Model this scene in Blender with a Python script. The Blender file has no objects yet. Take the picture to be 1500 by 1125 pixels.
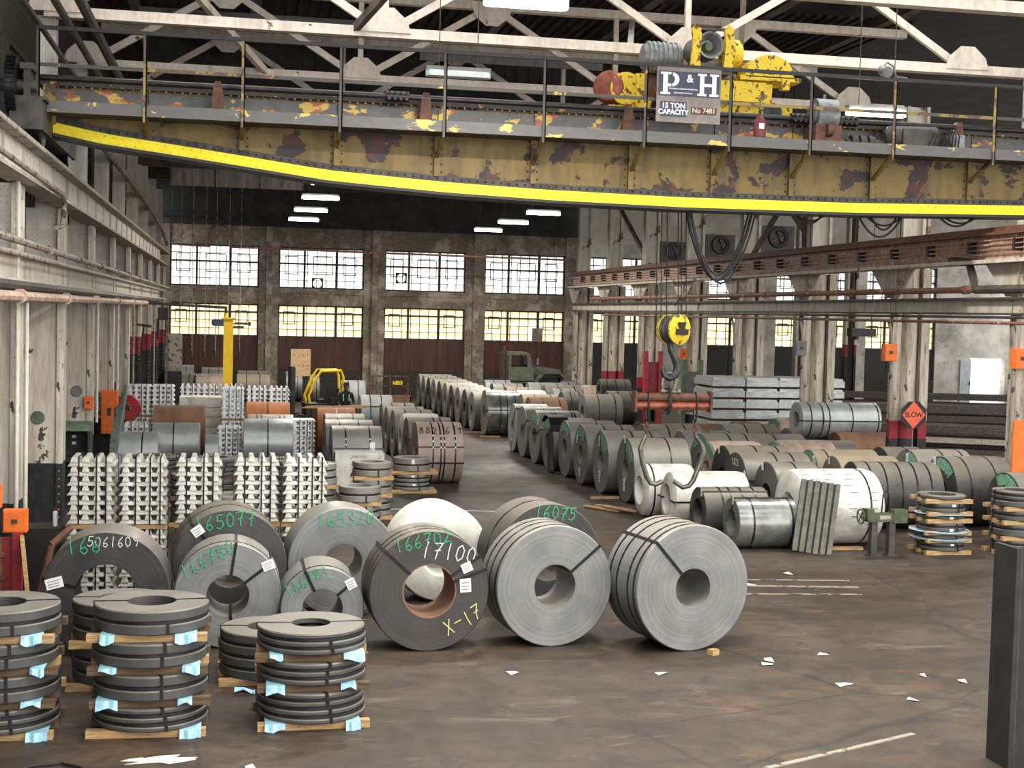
import bpy, math, random
from mathutils import Vector, Matrix
random.seed(7)
PI = math.pi
SC = bpy.context.scene
COL = SC.collection

# ---------------------------------------------------------------- camera
FPX, CAM_H = 2050.0, 4.2
_d = Vector((345 - 750, -(451 - 562.5), -FPX)).normalized()
_u = Vector((1, -.025, 0)).cross(_d).normalized()
_x = _d.cross(_u)
cam = bpy.data.cameras.new('camera'); camo = bpy.data.objects.new('camera', cam); COL.objects.link(camo)
cam.sensor_fit = 'HORIZONTAL'; cam.sensor_width = 36; cam.lens = FPX / 1500 * 36
cam.clip_start = .1; cam.clip_end = 500
camo.matrix_world = Matrix.Translation((0, 0, CAM_H)) @ Matrix((_x, _d, _u)).to_4x4()
SC.camera = camo

# ---------------------------------------------------------------- world, sun, exposure
W = bpy.data.worlds.new('overcast_sky'); SC.world = W; W.use_nodes = True
_bg = W.node_tree.nodes['Background']
_bg.inputs[0].default_value = (1.0, .985, .96, 1); _bg.inputs[1].default_value = 3.6
SC.view_settings.view_transform = 'Standard'; SC.view_settings.look = 'None'
SC.view_settings.gamma = 1; SC.view_settings.use_curve_mapping = False
SC.view_settings.exposure = .34
cy = SC.cycles
cy.max_bounces = 8; cy.diffuse_bounces = 5; cy.glossy_bounces = 3; cy.transparent_max_bounces = 12
cy.sample_clamp_indirect = 6; cy.caustics_reflective = False; cy.caustics_refractive = False
LAMP_W = 320.0

# ---------------------------------------------------------------- materials
def s(r, g, b):
    f = lambda c: (c / 255 / 12.92) if c / 255 <= .04045 else ((c / 255 + .055) / 1.055) ** 2.4
    return (f(r), f(g), f(b), 1)
class NT:
    def __init__(self, name):
        self.m = bpy.data.materials.new(name); self.m.use_nodes = True
        self.t = self.m.node_tree; self.b = self.t.nodes['Principled BSDF']; self.x = 0
    def n(self, typ, **kw):
        nd = self.t.nodes.new(typ)
        for k, v in kw.items():
            if isinstance(k, str) and hasattr(nd, k): setattr(nd, k, v)
        return nd
    def l(self, a, b): self.t.links.new(a, b)
    def coord(self, kind='Object', scale=(1, 1, 1)):
        tc = self.n('ShaderNodeTexCoord'); mp = self.n('ShaderNodeMapping'); mp.inputs['Scale'].default_value = scale
        self.l(tc.outputs[kind], mp.inputs[0]); return mp.outputs[0]
    def noise(self, vec, scale, detail=5, rough=.6, dist=0):
        nd = self.n('ShaderNodeTexNoise'); nd.inputs['Scale'].default_value = scale
        nd.inputs['Detail'].default_value = detail; nd.inputs['Roughness'].default_value = rough
        nd.inputs['Distortion'].default_value = dist
        if vec is not None: self.l(vec, nd.inputs['Vector'])
        return nd.outputs[0]
    def ramp(self, fac, stops, interp='LINEAR'):
        r = self.n('ShaderNodeValToRGB'); r.color_ramp.interpolation = interp
        e = r.color_ramp.elements
        e[0].position, e[0].color = stops[0]; e[1].position, e[1].color = stops[-1]
        for p, c in stops[1:-1]:
            q = e.new(p); q.color = c
        self.l(fac, r.inputs[0]); return r.outputs[0]
    def mix(self, fac, a, b, mode='MIX'):
        m = self.n('ShaderNodeMix'); m.data_type = 'RGBA'; m.blend_type = mode
        for i, v in ((0, fac), (6, a), (7, b)):
            if hasattr(v, 'is_linked') or hasattr(v, 'links'): self.l(v, m.inputs[i])
            else: m.inputs[i].default_value = v
        return m.outputs[2]
    def math(self, op, a, b=0.0, c=0.0):
        m = self.n('ShaderNodeMath'); m.operation = op
        for i, v in enumerate((a, b, c)):
            if hasattr(v, 'links'): self.l(v, m.inputs[i])
            else: m.inputs[i].default_value = v
        return m.outputs[0]
    def done(self, col, rough=.6, metal=0, bump=None, bstr=.3, bdist=.01):
        if hasattr(col, 'links'): self.l(col, self.b.inputs['Base Color'])
        else: self.b.inputs['Base Color'].default_value = col
        if hasattr(rough, 'links'): self.l(rough, self.b.inputs['Roughness'])
        else: self.b.inputs['Roughness'].default_value = rough
        self.b.inputs['Metallic'].default_value = metal
        if bump is not None:
            bn = self.n('ShaderNodeBump'); bn.inputs['Strength'].default_value = bstr; bn.inputs['Distance'].default_value = bdist
            self.l(bump, bn.inputs['Height']); self.l(bn.outputs[0], self.b.inputs['Normal'])
        return self.m
BW = lambda v: (v, v, v, 1)

def m_plain(name, c1, c2=None, scale=6, rough=.6, metal=0, stretch=(1, 1, 1), bump=0, lo=.35, hi=.65):
    t = NT(name); v = t.coord(scale=stretch); n = t.noise(v, scale)
    col = t.ramp(n, [(lo, s(*c1)), (hi, s(*(c2 or c1)))])
    return t.done(col, rough, metal, n if bump else None, bump)
def m_peel(name, paint, under, under2=None, scale=2.2, th=.6, rough=.65, stretch=(1, 1, 1), dirt=None, dirt_amt=.5):
    """paint with sharp-edged chips showing the coat below, streaked with grime"""
    t = NT(name); v = t.coord(scale=stretch)
    n = t.noise(v, scale, 7, .62, .3); chip = t.ramp(n, [(th, BW(0)), (th + .012, BW(1))])
    base = s(*paint)
    n2 = t.noise(v, scale * 3.1, 5); base = t.mix(t.ramp(n2, [(.35, BW(0)), (.75, BW(.45))]), base, s(*[c * .72 for c in paint]))
    if dirt:
        v2 = t.coord(scale=(2.2, 2.2, .35)); n3 = t.noise(v2, 1.6, 6, .7)
        base = t.mix(t.ramp(n3, [(.45, BW(0)), (.75, BW(dirt_amt))]), base, s(*dirt))
    u = s(*under)
    if under2:
        n4 = t.noise(v, scale * 2.3, 3); u = t.mix(t.ramp(n4, [(.48, BW(0)), (.56, BW(1))]), s(*under), s(*under2))
    return t.done(t.mix(chip, base, u), rough, 0, chip, .25, -.004)
def m_coil(name, c1, c2, rough=.42, metal=.55, dust=None, rings=1.0, rust=None):
    """strip edges: fine concentric rings on the faces, soft mottling on the outer wrap"""
    t = NT(name); tc = t.n('ShaderNodeTexCoord')
    sx = t.n('ShaderNodeSeparateXYZ'); t.l(tc.outputs['Object'], sx.inputs[0])
    r = t.math('SQRT', t.math('ADD', t.math('POWER', sx.outputs[1], 2.0), t.math('POWER', sx.outputs[2], 2.0)))
    cb = t.n('ShaderNodeCombineXYZ'); t.l(t.math('MULTIPLY', r, 130.0), cb.inputs[0])
    t.l(t.math('MULTIPLY', sx.outputs[0], 1.3), cb.inputs[1])
    n = t.noise(cb.outputs[0], 1.0, 2, .6)
    n2 = t.noise(tc.outputs['Object'], 2.2, 5)
    f = t.math('ADD', t.math('MULTIPLY', n, .45 * rings), t.math('MULTIPLY', n2, 1 - .45 * rings))
    col = t.ramp(f, [(.34, s(*c1)), (.64, s(*c2))])
    if rust:
        n5 = t.noise(tc.outputs['Object'], 1.5, 8, .7)
        col = t.mix(t.ramp(n5, [(.44, BW(0)), (.62, BW(.9))]), col, s(*rust))
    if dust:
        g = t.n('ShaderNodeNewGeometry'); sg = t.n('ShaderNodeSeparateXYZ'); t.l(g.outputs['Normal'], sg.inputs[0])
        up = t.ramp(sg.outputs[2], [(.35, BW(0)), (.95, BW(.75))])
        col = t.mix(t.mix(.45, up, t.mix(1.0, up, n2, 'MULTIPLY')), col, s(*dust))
    rr = t.ramp(n2, [(.3, BW(rough - .08)), (.7, BW(rough + .12))])
    return t.done(col, rr, metal * .6, n, .15, .003)
MT = {}
DUST = (168, 160, 146)
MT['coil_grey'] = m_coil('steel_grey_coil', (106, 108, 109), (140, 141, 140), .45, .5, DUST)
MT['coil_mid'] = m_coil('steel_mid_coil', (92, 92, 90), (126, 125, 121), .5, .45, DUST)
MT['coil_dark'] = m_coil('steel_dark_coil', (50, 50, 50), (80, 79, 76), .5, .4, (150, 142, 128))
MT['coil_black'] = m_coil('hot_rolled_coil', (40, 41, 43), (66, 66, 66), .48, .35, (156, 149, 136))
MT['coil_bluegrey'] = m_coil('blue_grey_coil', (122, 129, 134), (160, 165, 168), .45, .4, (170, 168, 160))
MT['coil_shiny'] = m_coil('bright_rolled_coil', (96, 100, 98), (150, 152, 146), .24, .85, None, .6)
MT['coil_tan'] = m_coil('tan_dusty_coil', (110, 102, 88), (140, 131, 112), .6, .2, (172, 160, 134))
MT['coil_rust'] = m_coil('rusted_coil', (104, 72, 52), (146, 110, 86), .75, .05, None, .5)
MT['coil_orange'] = m_coil('orange_rust_coil', (150, 82, 36), (186, 116, 58), .7, .05, None, .4)
MT['coil_galv'] = m_coil('galvanised_coil', (150, 156, 157), (188, 192, 190), .35, .55, None, .7)
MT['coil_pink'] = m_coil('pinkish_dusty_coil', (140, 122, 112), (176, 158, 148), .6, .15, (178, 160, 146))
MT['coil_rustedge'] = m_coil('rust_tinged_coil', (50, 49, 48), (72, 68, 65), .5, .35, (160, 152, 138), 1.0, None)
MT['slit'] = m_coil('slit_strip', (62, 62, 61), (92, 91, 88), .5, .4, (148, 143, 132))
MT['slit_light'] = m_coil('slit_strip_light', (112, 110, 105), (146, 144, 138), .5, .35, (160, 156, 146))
def m_wrap(name, c, c2, ink):
    t = NT(name); v = t.coord(); n = t.noise(v, 9, 6, .7)
    col = t.ramp(t.noise(v, 2.5, 5), [(.3, s(*c2)), (.6, s(*c))])
    br = t.n('ShaderNodeTexBrick'); br.inputs['Scale'].default_value = 5.5; br.inputs['Mortar Size'].default_value = .0
    br.inputs['Color1'].default_value = BW(0); br.inputs['Color2'].default_value = BW(1)
    v3 = t.coord(scale=(9, 14, 26)); n3 = t.noise(v3, 1.0, 2, .4)
    col = t.mix(t.ramp(n3, [(.70, BW(0)), (.72, BW(.55))]), col, s(*ink))
    t.t.nodes.remove(br)
    return t.done(col, .7, 0, n, .5, .02)
MT['wrap_white'] = m_wrap('white_paper_wrap', (226, 224, 214), (188, 186, 176), (120, 120, 118))
MT['wrap_blue'] = m_wrap('pale_blue_plastic_wrap', (206, 216, 220), (168, 180, 188), (140, 150, 160))
MT['wrap_pink'] = m_wrap('stained_pink_paper_wrap', (188, 168, 154), (150, 128, 116), (110, 70, 66))
MT['green_mark'] = m_plain('green_marking_paint', (84, 140, 114), (132, 178, 156), 14, .7)
MT['green_chalk'] = m_plain('green_chalk', (34, 150, 96), (64, 184, 128), 60, .9)
MT['white_chalk'] = m_plain('white_chalk', (200, 202, 200), (226, 226, 224), 60, .9)
MT['yellow_chalk'] = m_plain('yellow_chalk', (206, 200, 130), (222, 216, 150), 60, .9)
MT['dark_ink'] = m_plain('dark_marker', (56, 42, 36), (66, 50, 44), 40, .9)
MT['strap'] = m_plain('black_steel_strap', (26, 27, 29), (40, 41, 43), 20, .35, .5)
MT['strap_bright'] = m_plain('bright_strap_seal', (176, 176, 172), (210, 208, 202), 20, .3, .7)
MT['label'] = m_plain('white_label_paper', (226, 226, 222), (240, 240, 238), 30, .8)
MT['print'] = m_plain('grey_label_print', (110, 110, 110), (140, 140, 140), 30, .8)
MT['wood'] = m_plain('pale_timber', (150, 118, 80), (196, 164, 118), 5, .8, 0, (1, 8, 8), .2)
MT['wood_dark'] = m_plain('weathered_timber', (70, 56, 42), (112, 90, 66), 5, .85, 0, (1, 8, 8), .2)
MT['blue_paper'] = m_plain('pale_blue_sheet', (136, 190, 214), (176, 218, 234), 12, .7, 0, (1, 1, 1), .3)
MT['ingot'] = m_plain('cast_aluminium', (150, 150, 140), (206, 206, 195), 7, .45, .35, (1, 1, 1), .15)
MT['ingot_bright'] = m_plain('bright_cast_aluminium', (196, 200, 202), (236, 238, 240), 7, .4, .35, (1, 1, 1), .15)
MT['floor'] = None
MT['black'] = m_plain('matte_black_paint', (22, 22, 23), (38, 38, 38), 5, .6)
MT['gap'] = m_plain('oil_black_steel', (14, 14, 15), (28, 27, 26), 8, .5)
MT['cream_gable'] = m_plain('pale_plaster', (176, 168, 154), (206, 200, 188), 1.2, .8)
MT['dark_steel'] = m_plain('dark_dirty_steel', (48, 46, 43), (78, 74, 68), 4, .6, .2)
MT['grey_steel'] = m_plain('grey_painted_steel', (96, 98, 98), (124, 126, 124), 4, .6, .1)
MT['yellow'] = m_plain('bright_safety_yellow', (250, 226, 12), (255, 238, 30), 5, .5)
MT['yellow_post'] = m_plain('golden_yellow_paint', (226, 182, 10), (240, 200, 24), 3, .5)
MT['yellow_worn'] = m_peel('worn_yellow_paint', (226, 194, 40), (60, 48, 32), (120, 80, 30), 9, .56, .6)
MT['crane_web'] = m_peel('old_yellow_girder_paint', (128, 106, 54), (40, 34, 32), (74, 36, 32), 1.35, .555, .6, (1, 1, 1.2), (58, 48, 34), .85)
MT['crane_fascia'] = m_peel('grey_over_yellow_peeling', (98, 99, 98), (206, 176, 92), (170, 92, 64), 1.5, .555, .6, (1, 1, 1.8), (62, 60, 58), .5)
MT['toe'] = m_peel('grey_toe_plate_peeling', (98, 97, 96), (206, 178, 92), None, 1.6, .60, .6, (1, 1, 2.2))
MT['rail_worn'] = m_peel('worn_rail_paint', (70, 66, 60), (196, 170, 90), (110, 70, 50), 3, .62, .55)
MT['rail_yellow'] = m_peel('yellow_worn_rail', (150, 128, 72), (78, 70, 62), (100, 76, 58), 3.0, .5, .6)
MT['black_pipe'] = m_plain('black_line_shaft', (28, 28, 29), (52, 51, 50), 6, .4, .4)
MT['gear'] = m_plain('greased_gear', (20, 24, 28), (50, 56, 60), 9, .35, .6)
MT['cream'] = m_peel('cream_column_paint', (198, 192, 178), (70, 64, 56), (140, 116, 90), 1.6, .63, .7, (1, 1, .7), (112, 102, 88), .75)
MT['cream_clean'] = m_peel('pale_cream_paint', (216, 212, 202), (110, 100, 88), None, 1.7, .68, .7, (1, 1, 1), (140, 130, 116), .5)
MT['truss'] = m_peel('dull_white_truss_paint', (222, 212, 198), (110, 84, 66), None, 2.5, .66, .7, (1, 1, 1), (128, 112, 96), .5)
MT['truss_dark'] = m_plain('sooty_truss_steel', (62, 54, 46), (104, 92, 80), 2, .75)
MT['deck'] = m_plain('dark_roof_deck', (30, 30, 32), (58, 58, 58), 1.2, .8)
MT['deck_light'] = m_plain('weathered_corrugated_sheet', (128, 118, 114), (176, 166, 160), 1.5, .7, 0, (4, 1, .5))
MT['brown_panel'] = m_plain('rust_brown_sheet', (62, 34, 27), (92, 54, 42), 1.3, .65, 0, (3, 1, .4))
MT['pipe_grey'] = m_peel('old_white_pipe_paint', (150, 142, 130), (70, 58, 50), None, 5, .56, .6)
MT['pipe_pink'] = m_plain('pinkish_pipe_lagging', (150, 120, 104), (206, 182, 164), 6, .6)
MT['pipe_red'] = m_peel('worn_red_pipe', (140, 96, 80), (190, 172, 156), (60, 46, 40), 3.5, .58, .65)
MT['red'] = m_plain('dark_red_paint', (130, 22, 32), (164, 32, 42), 4, .55)
MT['red_deep'] = m_plain('deep_red_steel', (104, 18, 26), (140, 28, 36), 5, .55)
MT['orange'] = m_plain('orange_enclosure_paint', (216, 100, 28), (236, 120, 40), 6, .55)
MT['green_steel'] = m_plain('grey_green_machine_paint', (70, 88, 74), (104, 122, 104), 5, .6)
MT['truck_green'] = m_plain('faded_olive_drab', (76, 82, 66), (104, 110, 92), 4, .65)
MT['truck_dark'] = m_plain('blackened_grille', (18, 18, 17), (34, 34, 30), 6, .6)
MT['vise_green'] = m_plain('dark_olive_enamel', (52, 62, 44), (78, 88, 64), 8, .5)
MT['ply'] = m_plain('plywood_sheet', (196, 164, 122), (220, 192, 150), 2, .8, 0, (1, 1, 4))
MT['sign_orange'] = m_plain('orange_sign_face', (226, 92, 58), (240, 106, 70), 8, .5)
MT['sign_blue'] = m_plain('navy_enamel', (22, 28, 62), (30, 36, 76), 5, .3)
MT['sign_white'] = m_plain('white_enamel', (222, 230, 228), (236, 240, 238), 5, .35)
MT['sign_grey'] = m_plain('weathered_grey_sign_back', (116, 108, 104), (140, 132, 126), 5, .6)
MT['skin'] = m_plain('brown_skin', (92, 62, 48), (112, 78, 60), 10, .6)
MT['cloth_black'] = m_plain('black_work_shirt', (14, 15, 16), (30, 32, 32), 10, .85)
MT['hivis'] = m_plain('green_hivis_stripe', (120, 220, 120), (150, 240, 140), 10, .7)
MT['rubber'] = m_plain('black_rubber', (16, 16, 16), (28, 28, 28), 10, .7)
MT['copper'] = m_plain('worn_orange_pipe_paint', (104, 52, 36), (152, 80, 56), 7, .45, .2)
MT['rust_dark'] = m_plain('dark_rusty_steel', (72, 46, 34), (110, 74, 56), 7, .7, .1)
MT['shackle'] = m_plain('grey_forged_steel', (86, 84, 78), (126, 122, 114), 8, .4, .6)
MT['hook'] = m_plain('dark_forged_hook', (44, 46, 46), (70, 72, 70), 8, .45, .5)
MT['paint_blob'] = m_plain('spilt_white_powder', (190, 186, 176), (216, 212, 204), 12, .9)
MT['galv_light'] = m_plain('galvanised_profile', (158, 162, 162), (198, 202, 202), 3, .4, .35, (1, 4, 4))
MT['dark_bar'] = m_plain('dark_stock_steel', (44, 40, 36), (84, 76, 68), 4, .6, .2, (.6, 6, 6))
MT['pale_bar'] = m_plain('pale_weathered_stock', (136, 128, 116), (176, 168, 154), 4, .7, 0, (.6, 6, 6))
MT['corr'] = m_plain('grey_green_corrugated', (84, 84, 74), (112, 112, 100), 5, .7)
MT['ext_red'] = m_plain('maroon_cylinder', (92, 28, 36), (120, 40, 48), 7, .5)
MT['motor'] = m_plain('grey_motor_casing', (92, 96, 98), (136, 140, 140), 8, .45, .2)
MT['scrap'] = m_plain('white_paper_scrap', (214, 210, 200), (234, 232, 224), 14, .85)
MT['muntin'] = m_plain('rusty_window_bar', (84, 62, 50), (120, 96, 80), 8, .7)
MT['frame_dark'] = m_plain('sooty_window_frame', (46, 40, 34), (78, 68, 58), 6, .7)
MT['fence'] = m_plain('outdoor_gravel', (170, 166, 158), (200, 196, 188), 3, .9)

def m_column(name, zb, red, grime=.85, lo=.4):
    """cream paint, peeling, black painted foot and (some) a red band: painted by height"""
    t = NT(name); v = t.coord(scale=(1, 1, .7)); n = t.noise(v, 1.9, 7, .62, .3)
    tc = t.n('ShaderNodeTexCoord'); sx = t.n('ShaderNodeSeparateXYZ'); t.l(tc.outputs['Object'], sx.inputs[0])
    v2 = t.coord(scale=(2.2, 2.2, .3)); n3 = t.noise(v2, 1.6, 6, .7)
    base = t.mix(t.ramp(n3, [(lo, BW(0)), (lo + .32, BW(grime))]), s(214, 207, 192), s(132, 119, 100))
    n9 = t.noise(t.coord(scale=(5, 5, .5)), 2.0, 6, .7); base = t.mix(t.ramp(n9, [(.5, BW(0)), (.7, BW(.8 if lo < .4 else .35))]), base, s(88, 66, 48))
    chip = t.ramp(n, [(.6, BW(0)), (.612, BW(1))]); base = t.mix(chip, base, s(66, 60, 54))
    if red:
        f = t.ramp(t.math('LESS_THAN', sx.outputs[2], zb + red), [(0, BW(0)), (1, BW(1))])
        base = t.mix(f, base, s(140, 36, 48))
    f2 = t.ramp(t.math('LESS_THAN', sx.outputs[2], zb), [(0, BW(0)), (1, BW(1))])
    dk = t.ramp(t.noise(v, 6, 4), [(.4, s(20, 21, 24)), (.75, s(52, 52, 54))])
    return t.done(t.mix(f2, base, dk), .65, 0, chip, .2, -.004)
MT['colmn_plain'] = m_column('column_black_foot', 1.15, 0)
MT['colmn_red'] = m_column('column_red_band', 2.5, .62)
MT['colmn_slow'] = m_column('column_maroon_band', 1.35, .45, .9, .34)
MT['colmn_low'] = m_column('column_low_black_foot', .7, 0, .95, .32)

def m_floor():
    t = NT('worn_shop_floor'); v = t.coord('Object'); 
    n1 = t.noise(v, .35, 7, .65, .4); n2 = t.noise(v, 2.6, 8, .7, .6); n3 = t.noise(v, 26, 4, .7)
    col = t.ramp(n1, [(.3, s(46, 38, 30)), (.5, s(65, 55, 43)), (.72, s(86, 74, 59))])
    col = t.mix(t.ramp(n2, [(.36, BW(.8)), (.56, BW(0))]), col, s(40, 34, 28))
    rust = t.math('MULTIPLY', t.ramp(t.noise(v, .5, 4, .6), [(.55, BW(0)), (.7, BW(.8))]), t.ramp(n2, [(.4, BW(0)), (.6, BW(1))]))
    col = t.mix(rust, col, s(104, 72, 44))
    vs = t.coord('Object', (.5, 1.1, 1)); ns = t.noise(vs, 1.7, 9, .75, .8)
    col = t.mix(t.ramp(ns, [(.56, BW(0)), (.72, BW(.6))]), col, s(122, 110, 94))
    sp = t.ramp(n3, [(.74, BW(0)), (.78, BW(.35))]); col = t.mix(sp, col, s(140, 132, 118))
    ng = t.noise(v, 90, 2, .8); col = t.mix(t.ramp(ng, [(.3, BW(.35)), (.6, BW(0))]), col, s(34, 30, 26))
    vo = t.n('ShaderNodeTexVoronoi'); vo.feature = 'DISTANCE_TO_EDGE'; vo.inputs['Scale'].default_value = .22
    nv = t.n('ShaderNodeMix'); nv.data_type = 'VECTOR'; nv.inputs[0].default_value = .12
    t.l(v, nv.inputs[4]); tn = t.n('ShaderNodeTexNoise'); tn.inputs['Scale'].default_value = 1.5; t.l(v, tn.inputs['Vector']); t.l(tn.outputs[1], nv.inputs[5])
    t.l(nv.outputs[1], vo.inputs['Vector'])
    crack = t.ramp(vo.outputs[0], [(0.0, BW(.75)), (.006, BW(0))]); col = t.mix(crack, col, s(34, 30, 26))
    rr = t.ramp(n1, [(.3, BW(.45)), (.7, BW(.75))])
    return t.done(col, rr, 0, n2, .25, .02)
MT['floor'] = m_floor()
def m_brick(name, c1, c2, mortar, paint=None, th=.5):
    t = NT(name); tc = t.n('ShaderNodeTexCoord'); mp = t.n('ShaderNodeMapping'); mp.inputs['Rotation'].default_value = (PI / 2, 0, 0)
    t.l(tc.outputs['Object'], mp.inputs[0])
    br = t.n('ShaderNodeTexBrick'); br.inputs['Scale'].default_value = 3.6; br.inputs['Mortar Size'].default_value = .02
    br.inputs['Color1'].default_value = s(*c1); br.inputs['Color2'].default_value = s(*c2); br.inputs['Mortar'].default_value = s(*mortar)
    t.l(mp.outputs[0], br.inputs['Vector']); v = tc.outputs['Object']
    col = br.outputs[0]; n = t.noise(v, 1.1, 8, .7)
    if paint: col = t.mix(t.ramp(n, [(th, BW(0)), (th + .08, BW(.85))]), col, s(*paint))
    col = t.mix(t.ramp(t.noise(v, .7, 6), [(.36, BW(.5)), (.62, BW(0))]), col, s(58, 50, 42))
    return t.done(col, .85, 0, br.outputs[1], .3, -.01)
MT['brick'] = m_brick('sooty_brick', (132, 120, 104), (158, 146, 130), (112, 104, 92), (188, 180, 166), .5)
MT['brick_pale'] = m_brick('whitewashed_brick', (196, 190, 178), (216, 210, 198), (176, 170, 160), (232, 227, 216), .40)
MT['brick_dark'] = m_brick('blackened_brick', (50, 46, 42), (72, 66, 60), (50, 46, 42), (110, 112, 108), .6)
def m_glass(name, tint, soft):
    t = NT(name); t.t.nodes.remove(t.b)
    tr = t.n('ShaderNodeBsdfTransparent'); tl = t.n('ShaderNodeBsdfTranslucent'); mx = t.n('ShaderNodeMixShader')
    v = t.coord(); n = t.noise(v, 1.8, 6, .7)
    c = t.ramp(n, [(.35, s(*[k * .8 for k in tint])), (.6, s(*tint))])
    t.l(c, tr.inputs[0]); t.l(c, tl.inputs[0]); mx.inputs[0].default_value = soft
    t.l(tr.outputs[0], mx.inputs[1]); t.l(tl.outputs[0], mx.inputs[2])
    t.l(mx.outputs[0], t.t.nodes['Material Output'].inputs[0]); return t.m
MT['glass'] = m_glass('dusty_clear_pane', (238, 240, 240), .25)
MT['glass_dirty'] = m_glass('grimy_pane', (64, 64, 62), .4)
MT['glass_amber'] = m_glass('yellowed_pane', (244, 234, 204), .35)
def m_emit(name, c, e):
    t = NT(name); t.b.inputs['Base Color'].default_value = c; t.b.inputs['Emission Color'].default_value = c
    t.b.inputs['Emission Strength'].default_value = e; return t.m
MT['tube_light'] = m_emit('fluorescent_diffuser', (1, .97, .88, 1), 14)
MT['tube_off'] = m_plain('unlit_lamp_diffuser', (196, 206, 210), (216, 224, 226), 5, .4)

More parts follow.
